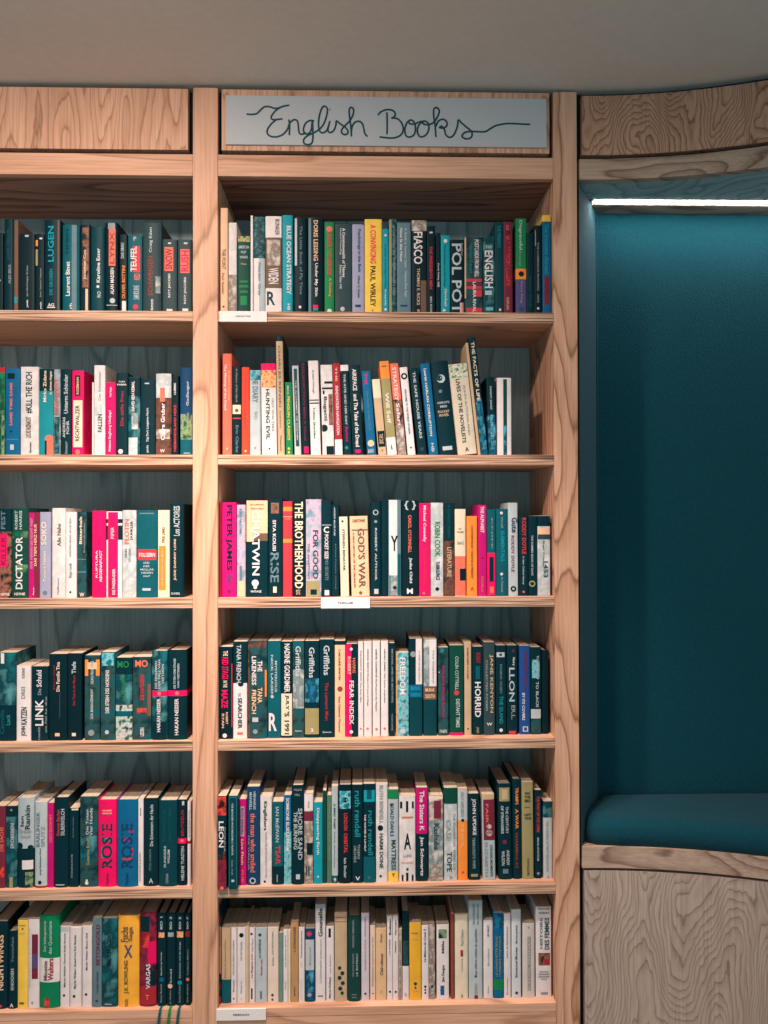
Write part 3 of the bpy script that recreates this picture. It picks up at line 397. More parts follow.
view(4, 'L', 0, 775, 100, 768, 862, [
 (-130,-48,240,'dk','dark paperback with plain spine',[]),
 (-45,40,240,'wn','wine-red paperback with pink lettering',[('DIE SACHE',398,582,.55,.85,'sm','u'),(700,780,.3,.9,'m_red')]),
 (43,130,238,'m_cloud','teal mottled paperback with white title',[(240,320,'dk'),('ERDBEBEN',370,560,.45,.75,'lg','u'),('Ein Fall',480,535,.15,.3,'tl','u'),('o',268,.5,.1,'gr'),(780,860,.35,.65,'ol')]),
 (135,262,172,'sv','tall silver paperback with dark brush strokes',[(560,640,'dk'),(640,860,'dk'),(650,720,.3,.95,'wh'),('o',540,.15,.2,'dk'),('o',555,.8,.17,'dk'),('Ian',310,390,.2,.4,'gy','u'),('Rankin',228,412,.48,.78,'gy','u'),('Das dunkle',410,440,.15,.85,'gr','h'),('Schuld',455,478,.2,.8,'gr','h'),(740,855,.5,.95,'m_leaf')],{'h':1}),
 (266,361,205,'lg','grey-white paperback with dark-red foot',[(846,862,'dr'),('BARLINGER',282,548,.15,.45,'sg','u'),('SPUTZ',388,548,.55,.85,'gr','u'),('Jorg Hackmann Kind',560,762,.42,.6,'gy','u'),('o',820,.45,.15,'dk')],{'h':1}),
 (365,411,215,'mg','narrow magenta paperback with pink lettering',[('GEISTERFAHRT',300,520,.3,.75,'sm','u')]),
 (414,526,172,'dk','dark hardcover with red and white lines',[('Simone Becker',260,465,.2,.42,'rd','u'),('SILBERKELCH',258,462,.5,.75,'lg','u'),(838,845,.15,.75,'lg')],{'h':1}),
 (529,602,255,'dk','dark paperback with fine pale title',[('Die Wellen des Mars',320,480,.4,.52,'sg','u'),('FRAUENSACHE',610,790,.25,.42,'gr','u'),(215,270,.3,.98,'cr')])])
view(4, 'L', 95, 775, 105, 768, 806, [
 (-112,20,158,'m_dark','thick dark paperback with handwritten white title',[('Die Toten',250,430,.35,.5,'lg','u'),('Vier Hunde',240,440,.55,.72,'lg','u'),('Susanne Kraft',455,650,.38,.55,'ol','u'),(440,600,.05,.95,'m_cloud'),('o',778,.4,.1,'wh'),('o',760,.4,.06,'wh')]),
 (22,158,180,'pk','thick hot pink paperback with segmented letters',[('ROSIE',350,672,.22,.8,'dt','u'),('GRAEME',250,262,.25,.75,'pc','h'),('SIMSION',270,282,.25,.75,'pc','h'),(455,475,.3,.75,'tl'),(520,600,.22,.32,'tl'),('Fischer',705,790,.45,.6,'wn','u')],{'h':1}),
 (161,312,180,'bl','thick blue paperback with segmented letters',[('ROSIE',350,672,.22,.78,'nv','u'),(395,415,.6,.8,'mg'),(455,480,.35,.62,'mg'),(530,580,.68,.78,'pk'),(595,612,.3,.75,'rd'),('Fischer',700,790,.42,.58,'nv','u')],{'h':1}),
 (315,353,175,'wh','slim white paperback with tiny lettering',[('MARC RAAB',240,295,.4,.6,'gy','u'),('JUNGHANNS & JANSEN',560,770,.3,.55,'gy','u')]),
 (356,462,170,'dk','dark hardcover with small title and A mark',[('Die Schwestern der Nacht',212,515,.45,.68,'lg','u'),('PETER HARROW',535,690,.4,.55,'sg','u'),('A',748,784,.38,.68,'lg','h')],{'h':1}),
 (465,602,185,'dt','thick dark teal hardcover with dotted lettering',[('DIE JAHRE DER',248,475,.25,.4,'te','u'),('ERNUCHTERUNG',245,475,.55,.7,'te','u'),('SUNDERS',512,668,.3,.42,'lg','u'),('WILLEM',540,640,.5,.62,'lg','u'),('DIANA',710,782,.4,.55,'gr','u')],{'h':1}),
 (605,669,180,'bk','black paperback with crimson band',[(462,500,'pk'),('o',480,.5,.18,'sm'),('BEUTEZUG',255,445,.4,.7,'dr','u'),('HELENE TURSTEN',520,768,.4,.75,'lg','u'),(190,220,.5,.75,'lg')]),
 (676,700,195,'wh','slim white paperback with red band',[(480,502,'dr'),('KRIMINAL',250,450,.3,.7,'gr','u')])])
view(4, 'R', 210, 760, 115, 768, 838, [
 (42,110,242,'dk','dark paperback with red splash, projecting forward',[(245,365,.05,.95,'m_red'),(650,850,.02,.98,'m_wine'),('LEON',402,568,.15,.7,'wh','d'),('DONNA',440,600,.72,.92,'gr','d'),('SUFFER LITTLE',600,750,.62,.85,'dr','d'),('JUSTICE',610,730,.2,.4,'wn','d'),('o',828,.5,.2,'sm')],{'sb':-.008}),
 (122,184,240,'dt','dark teal paperback with cyan outline, projecting forward',[(245,250,.1,.9,'tl'),(245,820,.08,.12,'tl'),(245,820,.88,.92,'tl'),('THE MONSTER WHO MADE ME A TRAITOR',285,620,.35,.55,'lg','d'),('KARL OVE',650,745,.35,.5,'gr','d'),(775,790,.35,.65,'lg')],{'sb':-.008}),
 (190,243,262,'mg','magenta paperback with grey title block',[(310,510,.2,.72,'lv'),('RUTH RENDELL',320,500,.3,.62,'wn','d'),('Live Flesh',530,700,.3,.6,'pc','d'),('PUB',735,820,.35,.6,'sm','d')]),
 (247,332,178,'nv','navy paperback with pink cursive title',[('HENNING',210,330,.5,.7,'lg','d'),('MANKELL',215,335,.2,.4,'lg','d'),('the man who smiled',355,752,.28,.68,'sm','d'),('THE THRILLER',500,740,.08,.2,'gr','d'),('o',808,.45,.25,'lg'),('o',808,.45,.15,'dk')]),
 (335,413,242,'m_white','white paperback with handwritten title',[('Kingfishers',275,470,.25,.6,'gy','d'),('PENELOPE FITZGERALD NOVEL',480,790,.45,.58,'gr','d'),('o',816,.4,.1,'bk')]),
 (416,490,280,'te','short teal paperback with red digits',[(715,834,'dk'),('IAN McEWAN',312,552,.3,.62,'sv','d'),('TSAR',572,702,.3,.72,'rd','d'),(770,820,.4,.5,'gr')]),
 (494,544,235,'m_teal2','light blue paperback with white block title',[(235,480,'bl'),('SOMEONE ELSES DREAM',252,612,.3,.72,'wh','d'),('Eva Moon',630,750,.4,.65,'lg','d')]),
 (547,627,168,'dk','dark paperback with tall grey double title',[('THE BURNING',345,600,.15,.48,'sv','d'),('SHORE SAND',322,672,.52,.88,'sv','d'),('WILBUR',190,205,.15,.85,'gr','h'),('HILL',222,238,.25,.7,'gr','h'),(768,802,.35,.68,'lg')],{'h':1}),
 (629,689,225,'m_mix','white and brown picture paperback with script',[(226,340,'wh'),(345,410,.02,.98,'wn'),(560,640,.3,.95,'bk'),('NOOR',275,320,.4,.6,'gr','d'),('ll',715,780,.2,.6,'gy','h')]),
 (692,752,282,'cy','bright cyan paperback with white cursive title',[('Disappearing Earth',320,640,.3,.65,'wh','d'),('o',790,.5,.1,'wh')])])
view(4, 'R', 315, 760, 115, 768, 826, [
 (48,77,205,'dg','narrow dark green paperback behind the others',[]),
 (80,111,235,'#4f7160','slim grey-green paperback with yellow title',[('Spies in the Family Garden',290,680,.35,.7,'ol','d')]),
 (112,154,175,'sv','slim silver paperback with blue foot',[(775,826,'te'),('A BIRD THIEF',290,460,.3,.6,'gy','d'),('Kirk Johnson',480,720,.3,.55,'sg','d'),('9',790,815,.3,.7,'wh','h')]),
 (158,246,165,'bk','black hardcover with blue face picture',[(205,325,.08,.92,'m_teal2'),('o',265,.5,.2,'dk'),('LONDON',355,470,.4,.68,'rd','d'),('ORBITAL',488,622,.4,.68,'rd','d'),('Iain Sinclair',655,790,.4,.6,'lg','d')],{'h':1}),
 (248,320,165,'dk','dark paperback with pale green name',[('ruth rendell',205,515,.25,.78,'tl','d'),('TIGERS',565,665,.5,.72,'gr','d'),('ORCHIDS',575,688,.15,.4,'gr','d'),('V',782,808,.3,.75,'wh','h')]),
 (323,404,160,'dk','dark paperback with cyan pool top',[(200,280,.05,.95,'cy'),(200,262,.3,.7,'te'),(650,824,.02,.98,'te'),('ruth rendell',338,640,.4,.8,'tl','d'),('THE WATER IS LOVELY',365,615,.08,.22,'wh','d'),('V',782,802,.35,.6,'sg','h')]),
 (407,486,160,'m_white','white paperback with black oval emblem',[('RUTH RENDELL',168,428,.3,.62,'gr','d'),('o',458,.38,.24,'bk'),('HARM DONE',495,732,.3,.62,'gy','d'),('o',785,.4,.1,'bk')]),
 (489,558,195,'sv','silver-blue paperback with yellow foot',[(196,262,'gn'),(755,824,'ye'),('ROALD DAHLS',290,515,.2,.55,'nv','d'),('MATTRESS',540,745,.3,.75,'gy','d'),('o',300,.3,.14,'wn'),('T',768,790,.35,.65,'bk','h')]),
 (562,672,240,'m_white','wide cream paperback with black pointed figure',[(278,325,.06,.2,'bk'),(275,350,.42,.56,'bk'),(278,325,.78,.9,'bk'),('A',495,605,.3,.72,'bk','h'),(380,392,.15,.85,'sm'),('IAN RANKIN',690,702,.15,.85,'sm','h'),('o',742,.5,.08,'gy'),(780,822,.15,.26,'bk'),(765,822,.42,.56,'bk'),(780,822,.76,.87,'bk'),('LIFE',640,655,.25,.75,'gr','h')]),
 (676,754,185,'dk','magenta-over-black paperback with white lettering',[(187,500,'mg'),('The Sisters K',205,480,.3,.7,'wh','d'),('Jan Schwartz',520,790,.3,.65,'wh','d')])])
view(4, 'R', 420, 760, 140, 768, 658, [
 (49,128,195,'m_grey','mauve-grey paperback with dark red picture',[(196,216,'cr'),(215,330,.03,.97,'m_mix'),(222,318,.35,.85,'wn'),('Kashuba',345,490,.35,.7,'gy','d'),(560,650,.1,.9,'m_mix')]),
 (133,205,150,'m_snow','silver and green paperback with dark lettering',[(152,240,'dg'),('CASE',325,440,.15,.5,'gr','d'),('TOPE',500,610,.2,.58,'gy','d'),('THE STAVERTON',290,470,.68,.84,'gr','d'),('REBECCA',490,600,.68,.84,'gr','d'),('o',640,.5,.12,'gr')]),
 (208,262,158,'og','orange and white paperback with ring',[(160,330,'lg'),('SALLY LINN SMITH',175,310,.3,.62,'gr','d'),('o',330,.5,.16,'bk'),('THE HOTEL',350,480,.35,.6,'pc','d'),('o',615,.5,.12,'rd')]),
 (268,330,185,'dk','dark paperback with white condensed title',[('JOHN UPDIKE',212,412,.32,.72,'wh','d'),('TERRORISTS WIFE',425,595,.35,.6,'gr','d'),(625,640,.2,.8,'ol')],{'lean':-6}),
 (346,415,190,'sv','grey paperback with wine-red portrait top',[(190,215,'tn'),(216,440,.1,.98,'wn'),('o',400,.55,.26,'m_mix'),('o',365,.55,.18,'lg'),('ELIZABETH',450,640,.15,.4,'gr','d'),('STRONG MOMENTS',465,640,.58,.78,'gy','d'),('FAIRY',240,380,.3,.5,'sm','d')],{'lean':-6}),
 (432,507,130,'dk','thick dark hardcover with beige picture top',[(150,226,.1,.85,'ol'),(160,215,.3,.7,'tn'),('THE CENTURY',255,405,.55,.75,'lg','d'),('OF STRANGERS',250,405,.2,.4,'lg','d'),('o',450,.45,.16,'wn'),('ANDREW',495,580,.58,.8,'lg','d'),('WILSON',500,580,.22,.44,'lg','d'),(600,625,.3,.7,'sg')],{'h':1,'lean':-5}),
 (509,557,105,'dk','narrow dark hardcover with orange lettering',[('TRAMPS',150,245,.3,.65,'og','d'),('A WAR',270,380,.3,.65,'og','d'),('CHARMING AT',400,600,.3,.6,'rs','d')],{'h':1}),
 (562,625,120,'ol','khaki paperback with black stacked title',[('WHAT',175,190,.25,.75,'bk','h'),('THE',196,210,.25,.75,'bk','h'),('BIRD',216,232,.25,.75,'bk','h'),('LEFT',295,308,.2,.8,'bk','h'),('YOUR',314,328,.2,.8,'bk','h'),(258,262,.2,.7,'br'),('TAYLOR',540,640,.4,.6,'gy','d')],{'lean':-3}),
 (630,668,165,'dk','narrow dark paperback with red title',[('THE PORT OF THE CRIME',198,400,.3,.7,'rd','d'),('MIKAEL ENGSTROM',430,560,.35,.6,'lg','d'),('o',630,.5,.2,'gr')]),
 (678,734,225,'lg','grey-blue paperback with teal patterned head',[(226,318,'m_cloud'),('THE SUMMER OF NEXT MOUNTAIN',335,620,.3,.55,'gr','d'),('o',650,.5,.12,'gr')])])
view(5, 'L', 0, 895, 100, 768, 862, [
 (-120,-70,230,'dk','dark paperback with plain black spine',[]),
 (-66,58,205,'dk','thick black paperback with large beige letters',[('NIGHTWINGS',300,720,.45,.78,'pc','u'),('o',840,.6,.08,'rd')],{'h':1}),
 (61,130,275,'dk','short black paperback with grey title block',[('ThomasRaab',318,510,.4,.68,'sg','u'),(552,725,.3,.75,'gy'),('KNOCHEN',560,720,.36,.68,'lg','u'),('A',820,850,.25,.65,'wh','h')],{'h':1}),
 (134,213,195,'ye','yellow paperback with small black lettering',[('ROMAN',228,236,.2,.8,'gy','h'),('o',258,.5,.1,'br'),('FILIP',290,298,.2,.7,'gr','h'),(815,830,.2,.65,'br')]),
 (215,300,188,'wh','white paperback with dark red pennant',[(300,640,.35,.9,'wn'),(450,560,.4,.9,'pu'),('KRIMINALROMAN',260,700,.15,.22,'gr','u'),('o',820,.4,.1,'gr')]),
 (303,458,155,'#0b7a52','thick green paperback with torn white band',[('Der Schlangenturm',195,430,.22,.38,'lg','u'),('des Quarantans',195,450,.48,.66,'lg','u'),(480,665,'wh'),('Minette',500,650,.22,.42,'br','u'),('Walters',480,650,.45,.72,'dr','u'),(785,858,.28,.52,'m_red')],{'h':1,'sb':.02}),
 (462,530,240,'wh','white paperback with thin black spine title',[(242,280,.05,.95,'lg'),('Martin Walker: Femme fatale Roman',292,705,.42,.62,'gy','u'),('o',770,.45,.14,'gy')]),
 (533,628,245,'wh','wider white paperback with thin black title',[('Martin Walker: Grand Cru Der Roman',305,720,.38,.56,'gy','u'),('o',780,.4,.12,'gy')],{'h':1,'sb':.022}),
 (631,705,240,'wh','white paperback with short black title',[('Martin Walker: Bruno Chef',288,575,.38,.58,'gy','u'),('o',762,.42,.14,'gy')])])
view(5, 'L', 95, 895, 105, 768, 795, [
 (-20,48,168,'sg','blue-grey paperback with red capital title',[('BETONGOLD',212,498,.4,.82,'wn','u'),('TANJA WEBER',540,700,.5,.72,'gy','u'),('o',750,.5,.14,'gy')],{'lean':0}),
 (50,164,172,'m_cloud','teal paperback with black title',[('BLUT FRAGEN',290,500,.35,.6,'dk','u'),('Roman Klein',540,640,.4,.55,'te','u'),('Ullstein',770,782,.2,.65,'lg','h')]),
 (168,324,150,'#f2ab3c','thick yellow-orange hardcover with script title',[('Fuchs',225,335,.15,.5,'br','u'),('Saga',225,330,.5,.75,'br','u'),('X',355,445,.3,.7,'pu','h'),('J.K. ROWLING',465,700,.3,.55,'br','u'),('CARLSEN',740,800,.35,.5,'br','u')],{'h':1,'sb':.02}),
 (327,450,130,'m_wine','wine and black hardcover with red picture',[(265,375,.15,.6,'m_red'),(330,490,.5,.98,'pk'),(150,260,.05,.6,'dk'),(540,650,.5,.98,'dk'),(650,780,.05,.98,'dr'),('VARGAS',490,668,.4,.65,'wh','u'),('T',710,745,.35,.6,'sm','h')],{'h':1}),
 (455,521,132,'dk','black ribboned hardcover with blue dot',[('BD 1',155,245,.35,.6,'lg','u'),(268,305,.15,.8,'m_flame'),('Eigentlich das Wunder',405,575,.4,.58,'lg','u'),('o',605,.5,.26,'bl'),('Simon Beckett',635,770,.35,.55,'gr','u')],{'h':1,'rib':'te'}),
 (524,590,132,'dk','black ribboned hardcover with pink dot',[('BD 3',155,245,.35,.6,'lg','u'),(268,300,.15,.8,'m_grey'),('Schuld',530,630,.4,.58,'lg','u'),('o',652,.4,.26,'pc'),('Jo Nesbo',680,780,.35,.55,'gr','u')],{'h':1,'rib':'gn'}),
 (593,655,132,'dk','black ribboned hardcover with cyan dot',[('BD 5',155,245,.35,.6,'lg','u'),(262,305,.1,.85,'m_flame'),('Zerbrochen und die Zeuge',335,600,.4,.58,'lg','u'),('o',630,.45,.26,'cy'),('Anna Prieto',650,775,.35,.55,'gr','u')],{'h':1,'rib':'te'}),
 (658,700,132,'dk','black ribboned hardcover with orange dot',[('BD 7',155,245,.35,.6,'lg','u'),(262,300,.15,.85,'m_red'),('Toskana Meere',390,580,.4,.62,'gr','u'),('o',607,.5,.3,'sm'),('Eric Anders',640,770,.35,.58,'gr','u')],{'h':1})])
view(5, 'R', 210, 890, 115, 768, 746, [
 (45,73,95,'dk','narrow black paperback with red and white blocks',[(170,212,.15,.9,'dr'),(240,550,.15,.85,'pc'),('BLACK',265,360,.35,.7,'br','u'),(610,650,.3,.9,'dr'),(700,738,.1,.9,'rd')]),
 (76,139,252,'ol','sand paperback with teal foot',[(252,590,'tn'),(592,746,'te'),('Roman der grossen Zeiten',330,580,.35,.5,'br','u')]),
 (141,178,252,'wh','slim white paperback with long grey title',[('GEORGES SIMENON ROMAN',330,560,.3,.6,'gr','u'),('Presses',590,670,.35,.6,'gy','u'),('o',715,.5,.15,'gy')]),
 (181,239,250,'wh','white paperback with black disc',[('o',300,.5,.26,'bk'),('Une Vie Francaise',340,465,.35,.6,'gr','u'),('Maigret',600,680,.4,.6,'gr','u'),('o',715,.5,.12,'pc')]),
 (241,261,240,'tn','thin tan booklet between white books',[(240,746,.1,.4,'cr')]),
 (263,299,252,'wh','slim white paperback with red lettering',[('o',292,.4,.24,'gy'),('Une Piece',320,410,.4,.7,'gr','u'),('Le Magasin noir',420,580,.3,.72,'dr','u'),(650,720,.3,.6,'gy')]),
 (302,381,250,'lg','pale grey paperback with teal title',[('o',298,.4,.14,'te'),('LA CHARTREUSE',325,450,.3,.5,'te','u'),('Roman noir',455,562,.45,.62,'dr','u'),(670,720,.4,.58,'sg')]),
 (384,458,248,'#e0cbbd','beige-white paperback with grey title',[('JULES CENTRE ROMAN',275,430,.4,.6,'gr','u'),('folio',440,500,.42,.58,'gr','u'),('o',695,.45,.12,'gy'),('o',725,.45,.1,'gy')]),
 (460,488,285,'#6b8a80','narrow grey-green paperback',[]),
 (490,520,268,'wh','slim white paperback with faint lettering',[('Les Annees de Paris',300,510,.35,.65,'gr','u'),('Seuil',610,660,.35,.6,'gr','u')]),
 (522,538,268,'cr','very thin cream booklet',[]),
 (540,591,218,'#b98c5e','brown-tan paperback with dark title',[('L ETRANGER',240,410,.35,.65,'br','u'),('o',700,.5,.12,'br'),('NRF',640,690,.4,.6,'br','u')]),
 (593,632,250,'wh','slim white paperback with blue lettering',[('Dictionnaire amoureux',270,450,.3,.6,'sg','u'),(480,515,.3,.6,'pc'),(600,730,.3,.6,'m_white')]),
 (635,702,258,'nv','blue-black paperback with red disc',[('o',292,.42,.24,'rd'),(330,535,.05,.9,'lg'),('Ecume',380,500,.4,.6,'gr','u'),(540,735,.15,.85,'m_blue'),('o',700,.45,.2,'lv')])])
view(5, 'R', 315, 890, 115, 768, 737, [
 (3,70,95,'wh','tall white paperback with bold black name',[('Gounelle',120,308,.3,.72,'bk','u'),('La philosophie quelque part',325,615,.45,.65,'gr','u'),(698,704,.25,.75,'gy'),(92,120,'lg')]),
 (75,127,242,'wh','white paperback with black oval logo',[(255,315,.3,.6,'bk'),('Les Enfants',430,550,.45,.6,'gr','u'),('Marie Ndiaye',575,715,.35,.65,'gy','u')]),
 (131,215,150,'tn','tall sand paperback with teal flower stem',[(180,184,.05,.95,'rs'),(208,212,.05,.95,'rs'),('o',515,.4,.14,'dt'),('o',550,.62,.16,'dt'),('o',580,.4,.16,'dt'),('o',615,.65,.16,'dt'),('o',650,.45,.16,'dt'),('o',680,.6,.13,'dt')]),
 (220,305,170,'#143f3d','dark green hardcover with small capitals',[('GEORGES SIMENON',200,380,.35,.5,'gr','u'),('LE BATEAU',420,570,.65,.78,'lg','u'),('CERCLE ET MASQUE',420,575,.35,.5,'gr','u'),(690,694,.3,.7,'gr'),(708,712,.3,.7,'gr')],{'h':1}),
 (310,363,155,'#cfc2cc','lilac-white paperback with small grey title',[('DEPUIS QUE LA FEMME',180,310,.4,.6,'sg','u'),('RIVAGES NOIR ET BLEU',325,535,.4,.6,'gr','u'),('o',690,.5,.14,'bk')]),
 (369,404,238,'#e2c4b2','slim pinkish paperback with grey title',[('Emmanuel Carrere La Vie',310,640,.3,.6,'gr','u'),('o',690,.5,.14,'gy')]),
 (406,478,255,'#dcb48a','peach paperback with dark title',[('Clair-obscur',420,568,.4,.68,'br','u'),('Kenzo',292,345,.4,.6,'br','u'),('o',680,.5,.16,'tn')]),
 (482,519,175,'wh','left one of two slim black-headed paperbacks',[('Boileau',195,298,.35,.72,'bk','u'),('L AS DE PIQUE',330,435,.35,.6,'gy','u'),('o',680,.5,.2,'bk')],{'nm':'slim white paperback'}),
 (521,557,175,'wh','right one of two slim black-headed paperbacks',[('Narcejac',195,298,.35,.72,'bk','u'),('TERMINUS',340,420,.35,.6,'gy','u'),('o',680,.5,.2,'bk')],{'nm':'slim white paperback'}),
 (559,581,260,'tn','thin tan booklet with mottled spine',[(262,735,.2,.7,'m_mix')]),
 (584,628,140,'dk','tall teal-black paperback with white foot',[(510,737,'wh'),(340,500,.1,.9,'m_dark'),('u',690,712,.35,.6,'gr','h')]),
 (631,710,218,'#e6ab35','yellow-orange paperback with grey emblem',[('POCHE',282,292,.2,.7,'gy','h'),('ROMAN',322,332,.3,.7,'tn','h'),('o',628,.5,.14,'gy'),('o',655,.5,.09,'gy'),('TOTEM',668,680,.25,.75,'tn','h')]),
 (713,760,235,'wh','white paperback with black dots at foot',[('La Maison du Canal',280,480,.3,.6,'gy','u'),(262,268,.25,.65,'gy'),('o',650,.5,.17,'bk'),('o',672,.5,.14,'bk'),('o',692,.5,.14,'bk')])])
view(5, 'R', 420, 890, 140, 768, 588, [
 (50,83,190,'m_mix','narrow mottled beige paperback',[('o',520,.5,.25,'te')]),
 (92,160,190,'wh','white paperback with small green picture',[(214,262,.15,.8,'m_leaf'),('Jim Fergus',405,495,.4,.68,'bk','u'),('o',540,.4,.13,'te'),(515,565,.3,.6,'bl'),('Mille',275,340,.4,.6,'gy','u')]),
 (169,188,130,'rs','thin rust-brown booklet',[]),
 (192,264,135,'#dfd0b8','cream paperback with small red mark',[('Paul Cleave',215,300,.45,.65,'gr','u'),(325,360,.42,.62,'dr'),('Le Livre de Poche',370,440,.45,.6,'gr','u'),('1',565,578,.45,.6,'gr','h')]),
 (268,344,57,'lg','tallest grey-white paperback with upright title',[('BIBLIOTHEQUE DES',75,185,.3,.45,'sg','u'),('ROMANS',75,185,.6,.72,'sg','u'),('Les enfants oublies du quotidien',210,460,.42,.62,'pu','u'),('o',467,.5,.08,'wn'),('GALLI',505,560,.4,.6,'gr','u'),(568,588,.4,.65,'wn')]),
 (349,401,165,'wh','white paperback with two thin words',[('LEO MALET',190,255,.4,.58,'gy','u'),('Brouillard',320,410,.42,.6,'gr','u'),('folio',520,560,.4,.55,'gr','u')]),
 (404,459,125,'bl','teal-blue paperback with green stripe',[(128,210,.05,.95,'m_blue'),(485,542,'gn'),('LE LONGUETTE EDUC',250,470,.2,.4,'ol','u'),('PREMIERE POETIQUE',250,470,.55,.75,'ol','u'),('POCKET',550,575,.2,.8,'tl','h')]),
 (461,499,130,'wh','slim white paperback with tiny script',[('Laure de Saint Julienne',200,370,.35,.6,'gy','u'),('Roman',480,570,.35,.55,'gr','u')]),
 (504,555,107,'#cfd0d4','blue-white paperback with dark title',[(108,170,.03,.97,'lg'),('Benacquista',190,290,.4,.65,'gy','u'),('Emmanuel Moreau',310,475,.35,.6,'gy','u'),('o',560,.5,.16,'gy')]),
 (563,630,182,'#cdc4be','greyish-white paperback with brown striped box',[(255,550,.4,.68,'#9a8c84'),('DANIEL PENNAC',260,545,.45,.62,'lg','u'),('o',205,.5,.08,'gr')]),
 (637,722,90,'wh','white paperback with small portrait photo',[('ANNUAIRE',95,108,.1,.9,'sg','h'),('ROMANS',118,130,.2,.85,'sg','h'),('DES FEMMES',150,325,.55,.85,'te','u'),('HISTOIRE',150,320,.25,.42,'sg','u'),(345,412,.15,.9,'m_photo'),(380,408,.5,.85,'dr'),(445,450,.2,.8,'gr'),(458,464,.15,.85,'gr'),(472,478,.15,.85,'gr'),(486,490,.3,.7,'gr'),(560,572,.3,.75,'gr')])])
# ------------------------------------------------------------------ books
def make_books():
    rows = {}
    for b in BOOKS:
        if b[2] + b[7]*b[4] < 1: continue      # wholly outside the photograph
        row, bay, ox, oy, s, base, x0, x1, top, colr, desc, marks = b[:12]; o = b[12] if len(b) > 12 else {}
        pyb = oy + base*s; pxm = ox + x0*s; f = max(0, min(1, (pxm-217)/336))
        sb = o.get('sb', [.018, .018, .02, .018+.022*f, .012+.020*f, .024+.003*f][row] if bay == 'R' else [.018, .018, .018, .017, .017, .018][row])
        if 'sb' not in o: sb += random.uniform(-.0012, .0012)
        X0 = at(ox + x0*s, pyb, sb).x; X1 = at(ox + x1*s, pyb, sb).x
        Ht = at(ox + x0*s, oy + top*s, sb).z - ZS[row] - .0004
        rows.setdefault((row, bay), []).append(dict(x0=X0, x1=X1, H=Ht, sb=sb, s=s, base=base, top=top, col=colr, desc=desc,
                 marks=marks, o=o, slope=max(0, -o.get('lean', 0)/(base-top))))
    n = 0
    for (row, bay), bs in sorted(rows.items()):
        bs.sort(key=lambda b: b['x0'])
        shelf = f"{TROWN[row]} of {'left' if bay == 'L' else 'right'} bay"
        pr = None
        for i, b in enumerate(bs):
            if pr:
                b['x0'] = max(b['x0'], pr['x1'] + .0004)
                gap = b['x0'] - pr['x1']; mh = min(b['H'], pr['H'])
                if b['slope'] > pr['slope'] + (gap-.0003)/mh: b['slope'] = max(0, pr['slope'] + (gap-.0003)/mh)
                nb = ' beside ' + pr['short']
            lo = XL0 if bay == 'L' else XR0
            if i == 0: b['x0'] = max(b['x0'], lo+.001); b['slope'] = min(b['slope'], (b['x0']-lo)/b['H']); nb = ''
            hi = (XL1 if bay == 'L' else XR1) - .0012
            b['x1'] = min(b['x1'], hi)
            if b['slope'] > 0:      # a tilted book covers its width times the cosine; keep its foot inside the gap
                a = math.atan(b['slope']); b['w'] = (b['x1']-b['x0'])*math.cos(a) - .0002
            else: b['w'] = b['x1']-b['x0']
            b['short'] = b['o'].get('nm') or ' '.join(b['desc'].split(' with ')[0].split(',')[0].split(' and ')[0].split()[-3:])
            words = b['desc'].split()
            if i == 0:
                lab = b['desc'] + ', leftmost on ' + shelf
            else:
                lab = b['desc'] + ', on ' + shelf
                room = 16 - len(lab.split())
                cand = ' right of ' + pr['short']
                if pr['short'].split()[-1] in ('paperback', 'hardcover', 'booklet', 'leaflet') and len(cand.split()) <= room and (len(words) <= 7): lab += cand
            if len(lab.split()) > 16: lab = ' '.join(lab.split()[:16])
            build_book(b, row, bay, lab); pr = b; n += 1
    return n
